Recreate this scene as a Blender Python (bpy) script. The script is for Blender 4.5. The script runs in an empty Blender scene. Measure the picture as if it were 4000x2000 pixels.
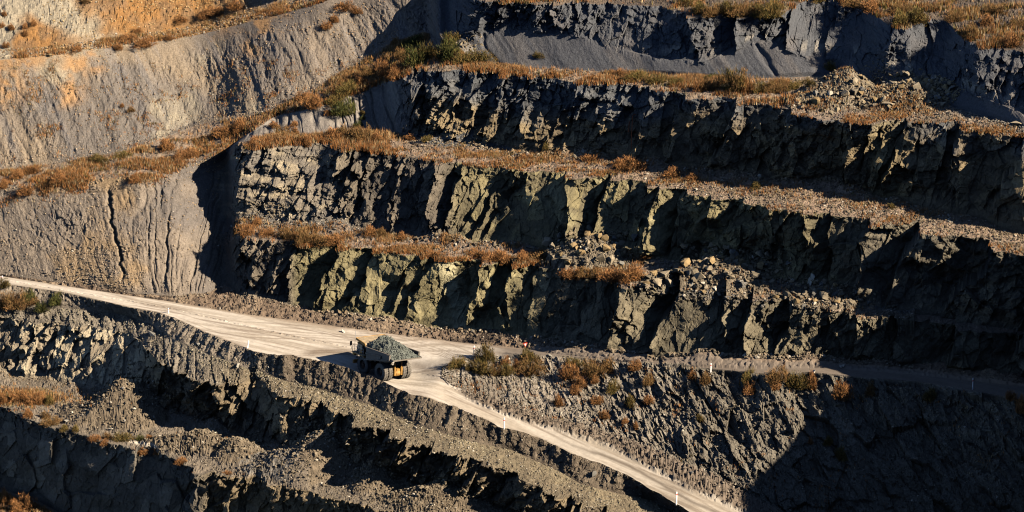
import bpy, bmesh, math, random
import numpy as np
from mathutils import Vector, Matrix

STEP = 1.45           # terrain grid spacing, in display pixels of the 2576 wide photograph
random.seed(7); RNG = np.random.default_rng(7)
sc = bpy.context.scene
C = sc.collection
f32 = np.float32

# ------------------------------------------------------------------ camera
CAM = np.array([0.0, -425.0, 175.0]); PITCH = math.radians(20.0); FPX = 7267.0
FW = np.array([0, math.cos(PITCH), -math.sin(PITCH)]); UP = np.array([0, math.sin(PITCH), math.cos(PITCH)])
def at(x, y, z):
    """world point at height z seen at photograph position x, y (2576 x 1288)"""
    x = np.asarray(x, float); y = np.asarray(y, float); z = np.asarray(z, float)
    rx = (x-1288)/FPX; ru = -(y-644)/FPX
    d = np.stack([rx, FW[1]+ru*UP[1], FW[2]+ru*UP[2]], -1)
    t = (z-CAM[2])/d[..., 2]
    return CAM + d*t[..., None]
def proj(p):
    q = p-CAM; w = q[..., 1]*FW[1]+q[..., 2]*FW[2]
    u = q[..., 1]*UP[1]+q[..., 2]*UP[2]
    return 1288+FPX*q[..., 0]/w, 644-FPX*u/w, w
cd = bpy.data.cameras.new('camera'); cam = bpy.data.objects.new('camera', cd); C.objects.link(cam)
cam.location = CAM; cam.rotation_euler = (math.radians(90)-PITCH, 0, 0)
cd.sensor_width = 36; cd.lens = 36*FPX/2576; cd.clip_end = 3000; cd.clip_start = 1
sc.camera = cam

# ------------------------------------------------------------------ light
SUN_EL = math.radians(32); SUN_AZ = math.radians(-22)     # azimuth from +X, negative = towards the camera
S = Vector((math.cos(SUN_EL)*math.cos(SUN_AZ), math.cos(SUN_EL)*math.sin(SUN_AZ), math.sin(SUN_EL)))
ld = bpy.data.lights.new('sun', 'SUN'); ld.energy = 5.0; ld.angle = math.radians(0.5); ld.color = (1.0, 0.87, 0.70)
lo = bpy.data.objects.new('sun', ld); C.objects.link(lo); lo.rotation_euler = S.to_track_quat('Z', 'Y').to_euler()
lo.location = (120, -60, 120)
wd = bpy.data.worlds.new('World'); sc.world = wd; wd.use_nodes = True
nt = wd.node_tree; bg = nt.nodes['Background']
sky = nt.nodes.new('ShaderNodeTexSky'); sky.sky_type = 'NISHITA'; sky.sun_disc = False
sky.altitude = 6000; sky.air_density = .6; sky.dust_density = 0; sky.ozone_density = 2.5; sky.sun_elevation = SUN_EL; sky.sun_rotation = math.radians(90)-SUN_AZ
nt.links.new(sky.outputs[0], bg.inputs[0]); bg.inputs[1].default_value = 0.10
sc.view_settings.view_transform = 'Standard'; sc.view_settings.look = 'None'
sc.view_settings.exposure = 1.08; sc.view_settings.gamma = 1.0
sc.cycles.diffuse_bounces = 0; sc.cycles.max_bounces = 4; sc.cycles.filter_width = 1.1

# ------------------------------------------------------------------ noise
_T = np.random.default_rng(3).random(1 << 16).astype(f32)
def hsh(i, j, k=0, seed=0):
    n = (i.astype(np.int64)*73856093) ^ (j.astype(np.int64)*19349663) ^ ((np.asarray(k)*83492791)+seed*2654435761)
    n ^= n >> 13; n *= 1274126177; n ^= n >> 16
    return _T[n & 0xffff]
def vn2(x, y, seed=0):
    xi = np.floor(x); yi = np.floor(y); fx = (x-xi).astype(f32); fy = (y-yi).astype(f32)
    fx = fx*fx*(3-2*fx); fy = fy*fy*(3-2*fy); xi = xi.astype(np.int64); yi = yi.astype(np.int64)
    a = hsh(xi, yi, 0, seed); b = hsh(xi+1, yi, 0, seed); c = hsh(xi, yi+1, 0, seed); d = hsh(xi+1, yi+1, 0, seed)
    return (a+(b-a)*fx+(c-a)*fy+(a-b-c+d)*fx*fy)*2-1
def fbm2(x, y, o=4, seed=0, g=.5):
    s = 0; a = 1; t = 0
    for k in range(o):
        s = s+a*vn2(x*2**k+17.3*k, y*2**k-9.1*k, seed+k); t += a; a *= g
    return s/t
def facets(u, v, seed=0, tilt=1.0, rot=0.0):
    """broken-rock relief: every jittered cell is a tilted plane. Returns height, cell random, crack (0 at the edge)"""
    if rot: u, v = u*math.cos(rot)-v*math.sin(rot), u*math.sin(rot)+v*math.cos(rot)
    ui = np.floor(u).astype(np.int64); vi = np.floor(v).astype(np.int64)
    b1 = np.full(u.shape, 9., f32); b2 = b1.copy(); h = np.zeros(u.shape, f32); r = h.copy()
    for i in (-1, 0, 1):
        for j in (-1, 0, 1):
            a = ui+i; b = vi+j
            cx = a+hsh(a, b, 1, seed); cy = b+hsh(a, b, 2, seed)
            dx = (u-cx).astype(f32); dy = (v-cy).astype(f32); d = np.sqrt(dx*dx+dy*dy)
            rr = hsh(a, b, 3, seed)
            hh = (rr-.5)+tilt*((hsh(a, b, 4, seed)-.5)*dx+(hsh(a, b, 5, seed)-.5)*dy)
            m = d < b1
            b2 = np.where(m, b1, np.minimum(b2, d)); b1 = np.where(m, d, b1)
            h = np.where(m, hh, h); r = np.where(m, rr, r)
    return h, r, b2-b1
def sst(a, b, x):
    t = np.clip((x-a)/(b-a), 0, 1); return t*t*(3-2*t)

# ------------------------------------------------------------------ the lines of the pit: toe and crest of every bench
def P(*a): return list(a)
ZL0 = P((-400,2.5),(0,2),(600,1.2),(1000,0),(1150,0),(1400,1.3),(1700,3),(2000,4.3),(2576,6))
def shift(pts, dz): return [(x, z+dz) for x, z in pts]
RAMP = P((-400,2.5),(0,2),(600,1.2),(1000,0),(1080,0),(1745,-8),(1900,-10.5),(2100,-16),(2576,-27))
def rz(x, z): return np.interp(x, *zip(*z))
ZL1 = P((-400,0),(600,10.5),(1250,11.3),(1600,12.6),(2000,13.3),(2219,12.5),(2400,12.6),(2576,12))
ZL2 = P((600,22.3),(1250,23),(1600,24.5),(2000,26),(2200,26.4),(2400,26.4),(2576,25.8))
ZF3 = P((-400,11),(0,14.7),(500,18.3),(590,20),(640,22.6),(800,26.2),(889,27.7),(960,29.5),(1040,33),(1120,34.4),(1250,34.5),(1600,36),(2000,38),(2576,40))
ZB3 = P((-400,12),(0,15),(500,20),(644,23.4),(834,28),(902,30),(977,33),(1074,35),(1120,34.6),(1250,34.6),(1600,36.1),(2000,38.1),(2576,40.2))
LN = {}
LN['bot'] = (P((-400,1420),(0,1440),(700,1640),(1300,1750),(2576,2350)), P((-400,-26),(1300,-26),(2576,-45)))
LN['w5toe'] = (P((-400,1200),(0,1232),(80,1254),(150,1290),(400,1370),(700,1440),(1300,1560),(2576,2180)), P((-400,-25.3),(300,-25.3),(1300,-25),(2576,-44)))
LN['w5crest'] = (P((-400,960),(0,1022),(60,1058),(150,1085),(250,1108),(390,1132),(490,1186),(560,1197),(644,1207),(700,1227),(790,1238),(938,1277),(1030,1300),(1300,1410),(2000,1760),(2576,2100)), P((-400,-11),(1000,-11.2),(1300,-11.8),(1700,-16.2),(2576,-35.5)))
LN['w6toe'] = (P((-400,880),(0,945),(100,952),(200,975),(300,1000),(400,1040),(544,1077),(640,1120),(800,1165),(950,1205),(1100,1240),(1200,1262),(1300,1302),(1500,1400),(2000,1640),(2576,2000)), P((-400,-11),(1000,-11),(1300,-11.6),(1700,-16),(2576,-35)))
LN['w6crest'] = (P((-400,770),(0,800),(100,810),(200,820),(280,830),(330,845),(360,865),(413,921),(476,949),(546,972),(644,952),(714,995),(812,1008),(882,1054),(980,1096),(1075,1124),(1158,1153),(1239,1173),(1312,1215),(1383,1236),(1463,1267),(1530,1300),(2000,1540),(2576,1900)), P((-400,-2.3),(280,-2),(1000,-2.2),(1288,-4.6),(1745,-10),(1900,-13),(2100,-18.5),(2576,-29.5)))
LN['btoe'] = (P((-400,745),(0,768),(170,775),(300,790),(370,812),(430,850),(520,890),(600,918),(644,930),(714,957),(840,988),(934,1020),(994,1044),(1081,1079),(1169,1107),(1288,1132),(1404,1184),(1463,1218),(1551,1240),(1638,1257),(1700,1295),(2000,1450),(2576,1790)), P((-400,-.5),(370,-.5),(430,-.3),(600,-.6),(740,-1.7),(1000,-1.8),(1080,-2),(1745,-9.6),(1900,-12.2),(2100,-17.8),(2576,-28.8)))
LN['bcrest'] = (P((-400,700),(0,714),(170,738),(330,775),(400,786),(440,800),(516,835),(579,860),(644,886),(749,895),(840,915),(926,942),(960,958),(1030,989),(1135,1019),(1222,1054),(1265,1078),(1288,1082),(1365,1103),(1436,1138),(1512,1166),(1555,1184),(1603,1208),(1674,1253),(1745,1290),(2000,1420),(2576,1760)), None)
LN['rfront'] = (None, None)
LN['rmid'] = (P((-400,690),(0,703),(420,775),(700,840),(900,880),(1050,925),(1111,949),(1135,977),(1215,1017),(1335,1061),(1410,1079),(1533,1117),(1603,1152),(1742,1226),(1813,1254),(1872,1282),(2100,1400),(2576,1660)), P((-400,2.5),(0,2),(600,1.2),(1000,0),(1100,0.1),(1745,-7.4),(1900,-10.2),(2100,-15.7),(2576,-26.7)))
LN['mtoe'] = (P((-400,688),(0,701),(420,773),(700,837),(900,876),(1050,920),(1105,944),(1135,968),(1215,1001),(1335,1041),(1410,1060),(1533,1094),(1650,1136),(1745,1180),(1830,1216),(1900,1260),(2100,1352),(2576,1560)), P((-400,2.5),(0,2),(600,1.2),(1000,0),(1100,0.2),(1745,-7.2),(1900,-10),(2100,-15.5),(2576,-26.5)))
LN['mcrest'] = (P((-400,686),(0,699),(420,770),(700,834),(900,872),(1050,912),(1105,926),(1135,913),(1165,900),(1200,896),(1300,890),(1400,894),(1500,902),(1600,913),(1700,918),(1800,928),(1932,940),(2030,935),(2177,949),(2317,960),(2457,984),(2576,1006)), P((-400,2.5),(0,2),(600,1.2),(1000,0),(1100,.1),(1150,.7),(1250,.8),(1400,1.5),(1700,3),(2000,4.3),(2576,6)))
LN['rback'] = (P((-400,680),(0,694),(200,725),(420,757),(600,788),(800,815),(1000,842),(1200,866),(1400,884),(1638,903),(1883,915),(2082,917),(2300,934),(2576,970)), ZL0)
LN['w1toe'] = (P((-400,675),(0,690),(200,716),(330,738),(440,745),(520,735),(560,718),(600,738),(644,754),(784,777),(924,808),(1081,822),(1239,834),(1375,868),(1638,898),(1883,906),(2082,903),(2300,920),(2576,948)), shift(ZL0, .3))
LN['w1crest'] = (P((600,592),(644,600),(952,631),(1047,649),(1288,664),(1400,680),(1500,697),(1579,712),(1708,728),(1866,742),(2012,770),(2219,803),(2400,820),(2576,858)), ZL1)
LN['w2toe'] = (P((600,556),(644,557),(760,572),(949,586),(1047,600),(1169,614),(1288,618),(1393,637),(1603,664),(1708,674),(1883,706),(1980,718),(2142,755),(2222,785),(2400,804),(2576,842)), shift(ZL1, .3))
LN['w2crest'] = (P((604,369),(644,371),(802,363),(907,376),(1029,396),(1150,412),(1288,428),(1498,446),(1592,455),(1726,486),(1866,506),(1932,524),(2016,535),(2177,551),(2310,568),(2422,596),(2576,649)), ZL2)
LN['w3toe'] = (P((604,360),(644,346),(760,341),(942,327),(1050,346),(1150,362),(1288,379),(1498,390),(1638,413),(1778,434),(1932,452),(2085,466),(2248,502),(2300,520),(2457,548),(2576,592)), shift(ZL2, .3))
LN['w3crest'] = (P((-400,500),(0,468),(140,458),(350,444),(500,405),(560,383),(604,350),(690,293),(800,270),(889,238),(960,212),(1000,200),(1040,187),(1120,178),(1200,184),(1288,193),(1428,207),(1638,222),(1726,240),(1932,266),(2037,294),(2128,313),(2283,305),(2353,311),(2457,326),(2576,353)), ZF3)
LN['w4toe'] = (P((-400,470),(0,432),(140,412),(288,386),(421,347),(508,308),(604,300),(644,292),(714,268),(834,205),(902,160),(977,115),(1074,85),(1105,130),(1130,148),(1200,160),(1300,169),(1600,185),(1850,198),(1967,196),(2100,190),(2200,222),(2390,268),(2500,300),(2576,322)), ZB3)
LN['talus4'] = (None, None)
LN['w4crest'] = (P((-400,170),(0,150),(122,140),(315,114),(490,90),(644,50),(808,8),(900,-30),(1050,-60),(1120,-60),(1190,-8),(1222,3),(1350,8),(1500,6),(1660,14),(1718,28),(1778,42),(1932,44),(1967,42),(2019,2),(2080,0),(2128,8),(2177,21),(2230,66),(2283,71),(2350,47),(2383,60),(2423,101),(2473,119),(2576,133)), P((-400,28),(0,30),(500,31.5),(644,35),(900,41),(1050,44),(1500,44.5),(2000,46.5),(2576,49)))
LN['t4back'] = (P((-400,150),(0,125),(122,118),(315,93),(490,66),(644,25),(808,-20),(1050,-95),(1222,-70),(2000,-90),(2300,-60),(2576,0)), P((-400,28.2),(0,30.3),(500,32),(644,35.5),(900,41.8),(1050,45),(1500,45.2),(2000,47.5),(2576,50)))
LN['top'] = (P((-400,-170),(1000,-200),(1500,-150),(2576,-110)), P((-400,45),(500,46),(1000,55),(1500,48),(2000,52),(2576,56)))
ORDER = ['bot','w5toe','w5crest','w6toe','w6crest','btoe','bcrest','rfront','rmid','mtoe','mcrest','rback','w1toe','w1crest','w2toe','w2crest','w3toe','w3crest','w4toe','talus4','w4crest','t4back','top']
XS = np.concatenate([np.arange(-400, -40, 8), np.arange(-40, 2616, STEP), np.arange(2616, 3500, 8)])
XC = np.clip(XS, None, 2576)
YL, ZL = {}, {}
for n, (py, pz) in LN.items():
    if py: YL[n] = np.interp(XC, *zip(*py))
    if pz: ZL[n] = np.interp(XC, *zip(*pz))
# the benches end at the nose near x = 600; left of it one slope runs from the road to the old ramp
t = sst(525, 602, XS)
for n, fy, fz in (('w1crest',.30,.24),('w2toe',.40,.33),('w2crest',.88,.82),('w3toe',.94,.90)):
    fz = fy+(fz-fy)*sst(430, 560, XS)
    yy = YL['w1toe']+(YL['w3crest']-YL['w1toe'])*fy; zz = ZL['w1toe']+(ZL['w3crest']-ZL['w1toe'])*fz
    t2 = sst(560, 603, XS)
    YL[n] = yy*(1-t2)+YL[n]*t2; ZL[n] = zz*(1-t2)+ZL[n]*t2
rf = rz(XC, RAMP)
berm = .2*sst(350, 450, XS)+.8*sst(600, 730, XS)
ZL['bcrest'] = rf+1.15*berm*(1+.18*vn2(XS/30., XS*0, 5)+.15*vn2(XS/11., XS*0, 6))
YL['bcrest'] = YL['bcrest']+2.5*berm*vn2(XS/13., XS*0, 8)
YL['rfront'] = YL['bcrest']+10*berm-2*(1-berm); ZL['rfront'] = rf.copy()
YL['rfront'] = np.maximum(YL['rfront'], YL['bcrest']-2)
# talus top below the fourth wall; on the hill simply a middle line
tt = np.interp(XC, *zip(*P((1110,120),(1150,112),(1222,75),(1290,69),(1390,71),(1439,76),(1532,112),(1577,126),(1665,146),(1783,150),(1881,103),(1932,100),(2037,140),(2093,140),(2200,165),(2390,215),(2576,275))))
th = (YL['w4toe']+YL['w4crest'])/2
w = sst(1085, 1125, XS)
YL['talus4'] = th*(1-w)+tt*w
hz = ZL['w4toe']+(ZL['w4crest']-ZL['w4toe'])*.46
tz = ZL['w4toe']+np.maximum(0.3, (YL['w4toe']-YL['talus4']))/20.0
ZL['talus4'] = hz*(1-w)+tz*w
# the pit wall turns towards the camera to the right of the picture
dx = np.clip(XS-2576, 0, None)
for k_, n in enumerate(ORDER):
    if k_ <= ORDER.index('rback'): g = .25*dx+.0008*dx*dx
    elif n in ('w1toe', 'w1crest', 'w2toe', 'w2crest'): g = .40*dx+.0003*dx*dx
    elif n == 'w3toe': g = .12*dx+.0003*dx*dx
    else: g = .05*dx+.0002*dx*dx
    YL[n] = YL[n]+g
def smooth(a, k=9):
    w_ = np.hanning(2*k+3)[1:-1]; w_ /= w_.sum()
    return np.convolve(np.pad(a, k, mode='edge'), w_, 'valid')
for n in ORDER: YL[n] = smooth(YL[n]); ZL[n] = smooth(ZL[n])
wl = 1-sst(900, 1040, XS)
for n in ('w4toe', 'talus4', 'w4crest', 't4back', 'top', 'w3crest'):
    kk = int(90/STEP) if n != 'w3crest' else int(30/STEP); wq = wl if n != 'w3crest' else 1-sst(480, 560, XS)
    YL[n] = YL[n]*(1-wq)+smooth(YL[n], kk)*wq; ZL[n] = ZL[n]*(1-wq)+smooth(ZL[n], kk)*wq
PT = {n: at(XS, YL[n], ZL[n]) for n in ORDER}

# ------------------------------------------------------------------ grid
ROWS = {'bot':20,'w5toe':150,'w5crest':60,'w6toe':120,'w6crest':50,'btoe':46,'bcrest':8,'rfront':60,'rmid':12,'mtoe':190,'mcrest':36,'rback':30,'w1toe':150,'w1crest':50,'w2toe':170,'w2crest':60,'w3toe':150,'w3crest':70,'w4toe':110,'talus4':110,'w4crest':70,'t4back':80}
G = []; RS = {}; r = 0; TR = []; SI = []
for i, n in enumerate(ORDER[:-1]):
    m = max(4, int(ROWS[n]/STEP*1.0)); RS[n] = r
    a = PT[n]; b = PT[ORDER[i+1]]
    tv = np.arange(m)/m
    blk = a[None]*(1-tv[:, None, None])+b[None]*tv[:, None, None]
    G.append(blk); TR += list(tv); SI += [i]*m; r += m
G.append(PT['top'][None]); TR.append(0); SI.append(len(ORDER)-1); RS['top'] = r
G = np.concatenate(G); NR, NC = G.shape[:2]; TR = np.array(TR); SI = np.array(SI)
X0 = np.broadcast_to(XS, (NR, NC))
print('grid', NR, NC)
def rows(a, b): return slice(RS[a], RS[b]+1)
G0 = G.copy()
# ------------------------------------------------------------------ relief
def dist_from_line(n):
    return np.linalg.norm(G0-PT[n][None], axis=2).astype(f32)
def mx(px, line='w1crest'):
    """metres along world x for a photograph x on a line"""
    return float(np.interp(px, XS, PT[line][:, 0]))
def saw(u, tips, rate, fac=None):
    o_ = np.argsort(tips); tips = np.array(tips)[o_]; fac = (np.array(fac)[o_] if fac is not None else None)
    i = np.clip(np.searchsorted(tips, u)-1, 0, len(tips)-2)
    a = tips[i]; b = tips[i+1]
    rr = rate*(.2+1.3*hsh(i, i*0, 9, 77)) if fac is None else rate*fac[i].astype(f32)
    return np.where((u >= tips[0]) & (u < tips[-1]), rr*((a+b)/2-u), 0).astype(f32)
WALLN = np.array([-.2, -.98, 0])
CR = np.ones((NR, NC), f32)            # crack / crease mask, 1 = sound rock
ID = np.full((NR, NC), .5, f32)        # cell random, used for colour
def wall(a, b, tips, rate=.52, lean=.35, block=1.6, amp=.9, blocky=None, toefade=.25, sawx=None, seed=0, up=2.2, dn=1.0, warp=.8, strata=0, chaos=1.0, fac=None, xr=(-500, -499)):
    ra, rb = RS[a], RS[b]
    r0 = max(0, ra-90); r1 = min(NR, rb+90)
    sl = slice(r0, r1)
    g = G0[sl]; u = g[..., 0].astype(f32); z = g[..., 2].astype(f32)
    zc = PT[b][:, 2]; za = PT[a][:, 2]
    rows_ = np.arange(r0, r1)[:, None]
    w = np.ones(u.shape, f32)
    db = np.linalg.norm(g-PT[b][None], axis=2); da = np.linalg.norm(g-PT[a][None], axis=2)
    w = np.where(rows_ > rb, np.exp(-(db/up)**2), w)
    w = np.where(rows_ < ra, np.exp(-(da/dn)**2)*toefade, w)
    hfrac = np.clip((z-za)/np.maximum(zc-za, .5), 0, 1)
    w = np.where((rows_ >= ra) & (rows_ <= rb), toefade+(1-toefade)*sst(0, .22, hfrac), w).astype(f32)
    wh = sst(1.0, 3.5, zc-za)[None]    # vanishes where there is no wall
    w = w*wh*sst(xr[0], xr[1], X0[sl])
    lz = (zc[None]-z)
    wu = u+warp*(1.5*fbm2(u*.22, z*.3, 2, seed+41)+.8*fbm2(u*.8, z*.7, 3, seed+40)+1.1*(facets(u/2.6+.3*z/2.6, z/3.4, seed+42)[1]-.5))+lean*lz*(.75+1.2*vn2(u*.13, u*0, seed+3))
    D = np.zeros(u.shape, f32)
    if tips:
        D = saw(wu, tips, rate, fac)*(.95+.5*vn2(u*.17+3, z*.22, seed+6))
        if sawx: D = D*sst(sawx[0]-2, sawx[0]+2, u)*(1-sst(sawx[1]-2, sawx[1]+2, u))
    bl = np.ones(u.shape, f32)*1.0
    if blocky is not None: bl = blocky(u, lz).astype(f32)
    q = u+.3*lz
    bl = bl*(.55+1.0*sst(-.25, .35, fbm2(u*.11, z*.13, 2, seed+70)))
    h1, i1, c1 = facets(q/(block*2.2), z/(block*3.2), seed+11, 1.6)
    h2, i2, c2 = facets(q/block, z/(block*1.7)+.2*fbm2(u, z, 2, seed+5), seed+12, 1.5, .12)
    h3, i3, c3 = facets(q/(block*.42), z/(block*.62), seed+13, 1.5, -.2)
    D = D+amp*(1.15*h1+bl*(1.2*h2)+(.25+.5*bl)*.55*h3)
    D = D+.35*fbm2(u*.9, z*.9, 4, seed+31)*bl
    if strata:
        st_ = strata(u, lz) if callable(strata) else strata
        zz = z+.08*u+.5*fbm2(u*.15, z*.2, 2, seed+50)
        D = D+st_*(.5*facets(u/3.2, zz/.75, seed+51, .8)[0]+.9*fbm2(u*.05, zz*.8, 3, seed+52))
    bg = fbm2(u*.16+lz*.05, z*.22, 3, seed+60); D = D+chaos*1.25*bg
    # weathered broken rim
    rim = np.exp(-((lz-.6)/1.3)**2)
    D = D+rim*(.5*facets(u/.8, z/.7, seed+21, 1.5)[0]-.25)
    G[sl] += (D*w)[..., None]*WALLN
    k = (w > .5) & (rows_ >= ra) & (rows_ <= rb)
    CR[sl] = np.where(k, np.minimum(sst(.0, .12, c2), sst(0, .1, c1)), CR[sl])
    ID[sl] = np.where(k, .6*i2+.4*i1, ID[sl])
    return
def tipsx(l, line): return [mx(p, line) for p in l]
def ramp_(a, b): return lambda u, lz: sst(a, b, u)

F1 = {725: 0.6, 756: 0.9, 860: 1.5, 951: 0.5, 1047: 0.9, 1093: 0.35, 1215: 1.35, 1288: 1.2, 1358: 0.3, 1430: 0.8, 1477: 1.3, 1512: 0.3, 1578: 1.6, 1700: 0.35, 1830: 0.9, 1911: 1.3, 2000: 0.3, 2085: 0.35, 2160: 0.6, 2260: 0.8, 2400: 1, 2576: 1, 2700: 1}; w1t = tipsx(list(F1), 'w1crest')
def b1(u, lz):
    x0 = mx(750); x1 = mx(1290)
    return 1.25-.95*sst(x0-2, x0+2, u)+.2*sst(x1, x1+6, u)
wall('w1toe', 'w1crest', w1t, rate=.62, lean=.33, block=1.5, amp=.75, blocky=b1, seed=100, xr=(575, 605), fac=list(F1.values()))
F2 = {860: 0.8, 905: 1.1, 940: 0.3, 1010: 1.3, 1050: 0.4, 1090: 1.2, 1165: 0.4, 1290: 1.1, 1330: 0.3, 1435: 1.4, 1540: 0.4, 1633: 1.6, 1729: 0.5, 1788: 1.2, 1866: 0.5, 1932: 1.1, 1975: 0.4, 2020: 0.9, 2090: 0.4, 2180: 1.1, 2320: 0.9, 2490: 1, 2600: 1, 2700: 1}; w2t = tipsx(list(F2), 'w2crest')
def b2(u, lz):
    x1 = mx(1150, 'w2crest')
    return 1.3-.9*sst(x1-4, x1+4, u)
wall('w2toe', 'w2crest', w2t, rate=.62, lean=.38, block=1.6, amp=.8, blocky=b2, seed=200, xr=(575, 605), fac=list(F2.values()), strata=lambda u, lz: .8*(1-sst(mx(850), mx(1000), u)))
F3 = {1040: 0.4, 1110: 1.2, 1170: 0.6, 1260: 1.3, 1330: 0.4, 1440: 1.1, 1490: 0.5, 1560: 1.0, 1600: 0.3, 1640: 1.5, 1729: 1.6, 1860: 1.2, 2000: 1.2, 2130: 1.4, 2187: 0.9, 2225: 0.8, 2283: 1.5, 2420: 1.2, 2576: 1, 2700: 1}; w3t = tipsx(list(F3), 'w3crest')
def b3(u, lz):
    x1 = mx(1560, 'w3crest')
    return 1.4-.7*sst(x1-4, x1+4, u)
wall('w3toe', 'w3crest', w3t, rate=.38, lean=.25, block=1.7, amp=.85, blocky=b3, seed=300, xr=(985, 1045), fac=list(F3.values()), strata=lambda u, lz: .9*(1-.7*sst(mx(1560), mx(1700), u)), chaos=1.3)
w4t = tipsx([1222,1262,1300,1345,1400,1450,1500,1560,1610,1660,1740,1850,1990,2110,2240,2330,2440,2576], 'w4crest')
wall('talus4', 'w4crest', w4t, rate=.45, lean=.25, block=1.3, amp=.75, blocky=lambda u, lz: 1+0*u, seed=400, toefade=.6, xr=(1110, 1180), strata=.6, chaos=1.4)
w6t = tipsx([400,430,470,520,560,600,650,700,760,830,900,980,1030,1090,1150,1220,1300,1370,1450,1530,1650,1800], 'w6crest')
wall('w6toe', 'w6crest', w6t, rate=.6, lean=.35, block=1.5, amp=.8, blocky=lambda u, lz: 1.0+0*u, seed=500)
w5t = tipsx([440,490,560,620,670,690,730,800,870,930,1000,1100], 'w5crest')
wall('w5toe', 'w5crest', w5t, rate=.5, lean=.1, block=1.6, amp=.8, blocky=lambda u, lz: .25+.6*sst(mx(400, 'w5crest'), mx(520, 'w5crest'), u), seed=600, chaos=.6)

# slopes: displaced along a slanted normal
def slope(a, b, fn, n=(-.15, -.72, .67), e0=1.5, e1=1.5, xr=None):
    ra, rb = RS[a], RS[b]; sl = slice(ra, rb+1); g = G0[sl]
    u = g[..., 0].astype(f32); z = g[..., 2].astype(f32)
    da = np.linalg.norm(g-PT[a][None], axis=2); db = np.linalg.norm(g-PT[b][None], axis=2)
    w = sst(0, e0, da)*sst(0, e1, db)
    if xr: w = w*sst(xr[0], xr[1], X0[sl])*(1-sst(xr[2], xr[3], X0[sl]))
    D = fn(u, z, g)*w
    G[sl] += D[..., None]*np.array(n)
def gully(u, z, period, amp, lean, seed, width=.22):
    q = (u+lean*z+.9*fbm2(u*.35, z*.35, 3, seed))/period
    h = np.abs(vn2(q, z*.05, seed+1))
    return -amp*np.exp(-(h/width)**2)
def hill(u, z, g):
    y = g[..., 1]
    d = 1.1*fbm2(u*.07, z*.09, 3, 21)+.3*fbm2(u*.3+.2*z, z*.18, 3, 22)
    d = d+gully(u, z, 3.6, .22, .6, 23, .15)*sst(0, .6, vn2(u*.06, z*.1, 24))
    lump = .7*sst(.2, .6, fbm2(u*.12, z*.16, 3, 25))
    d = d+.34*fbm2((u+.7*z)*.5, (z-.3*u)*.22, 4, 44)+(.35+lump)*(.26*facets(u/1.1, z/1.2, 26, 1.5)[0]+.18*facets(u/.5, z/.5, 27, 1.5)[0])+gully(u, z, 1.1, .09, .9, 29, .4)
    d = d+.16*fbm2(u*1.6, z*1.2, 3, 28)
    return d
slope('w4toe', 'w4crest', hill, e0=2, e1=6, xr=(-500, -499, 1095, 1135))
def low_hill(u, z, g):
    cx = mx(500, 'w1toe')
    # gullies that fan out upwards from a point near the foot of the slope
    zz = z+6; q = (u-mx(470, 'w1toe'))/(zz*.2+1.2)
    ww = .4*fbm2(u*.5, z*.35, 4, 31)
    h = np.abs(vn2(q*2.3+ww+3.1, z*.03, 32)); h2 = np.abs(vn2(q*5.1+ww*2, z*.03, 33))
    fan = sst(-3.2, -1.2, q)
    q = q-.35*np.maximum(z-6, 0)*.12
    h = np.abs(vn2(q*2.3+ww+3.1, z*.12, 32)); h2 = np.abs(vn2(q*5.1+ww*2, z*.2, 33))
    d = -fan*(.42*np.exp(-(h/.2)**2)*(.5+.5*vn2(u*.5, z*.25, 45))+.3*np.exp(-(h2/.3)**2))
    # the one deep gully
    path = np.interp(z, [1, 4, 8, 12, 16, 19], [mx(315, 'w1toe'), mx(310, 'w1toe'), mx(290, 'w1toe'), mx(268, 'w1toe'), mx(262, 'w1toe'), mx(262, 'w1toe')])
    d = d-.9*np.exp(-((u-path+.5*vn2(z*.9, z*0, 34)+.25*vn2(z*3, u, 46))/(.22+.3*sst(14, 5, z) if False else .3))**2)*sst(2.5, 5, z)*(1-sst(14, 17, z))
    d = d+.8*fbm2(u*.1, z*.12, 3, 35)+.16*fbm2(u*.45+.15*z, z*.25, 3, 36)+.09*fbm2(u*1.9, z*1.5, 3, 37)+gully(u, z, .9, .07, .5, 43, .4)
    lump = sst(.15, .5, fbm2(u*.16+5, z*.2, 3, 38))
    return d+(.25+lump)*(.3*facets((u+.4*z)/1.2, z/1.3, 39, 1.5)[0]+.16*facets(u/.45, z/.5, 48, 1.5)[0])
slope('w1toe', 'w3crest', low_hill, e0=1, e1=4, xr=(-500, -499, 540, 600))
def gslope(u, z, g):
    return gully(u, z, 1.3, .5, .35, 51, .3)+gully(u, z, .6, .2, .35, 52, .35)+.3*fbm2(u*.3, z*.3, 3, 53)
slope('w3toe', 'w3crest', gslope, e0=.8, e1=.8, xr=(608, 640, 985, 1030))
def talus(u, z, g):
    q = u+.75*z
    q = q+1.2*fbm2(u*.15, z*.3, 2, 64)
    return .9*fbm2(q*.13, z*.1, 2, 61)+.07*fbm2(q*.8, z*.25, 3, 62)+.05*fbm2(u*2, z*2, 3, 63)+gully(q, z, 7, .4, 0, 65, .1)
slope('w4toe', 'talus4', talus, e0=.8, e1=.6, xr=(1085, 1110, 4000, 4001))
def mid(u, z, g):
    zz = z; big = sst(mx(1600, 'mcrest'), mx(1850, 'mcrest'), u)
    q = u+.55*z
    d = .55*fbm2(q*.22, z*.12, 3, 71)+.25*fbm2(q*1.1, z*.3, 3, 72)
    h, i, c = facets(q/1.3, z/1.5, 73, 1.6); h2 = facets(q/.5, z/.55, 74, 1.6)[0]; h4 = facets(q/3.2, z/3.5, 75, 1.6)[0]
    rough = .35+.65*sst(mx(1380, 'mcrest'), mx(1600, 'mcrest'), u)
    return d+rough*(.55*h+.28*h2)+big*1.5*h4+.2*h2*(1-big)
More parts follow.
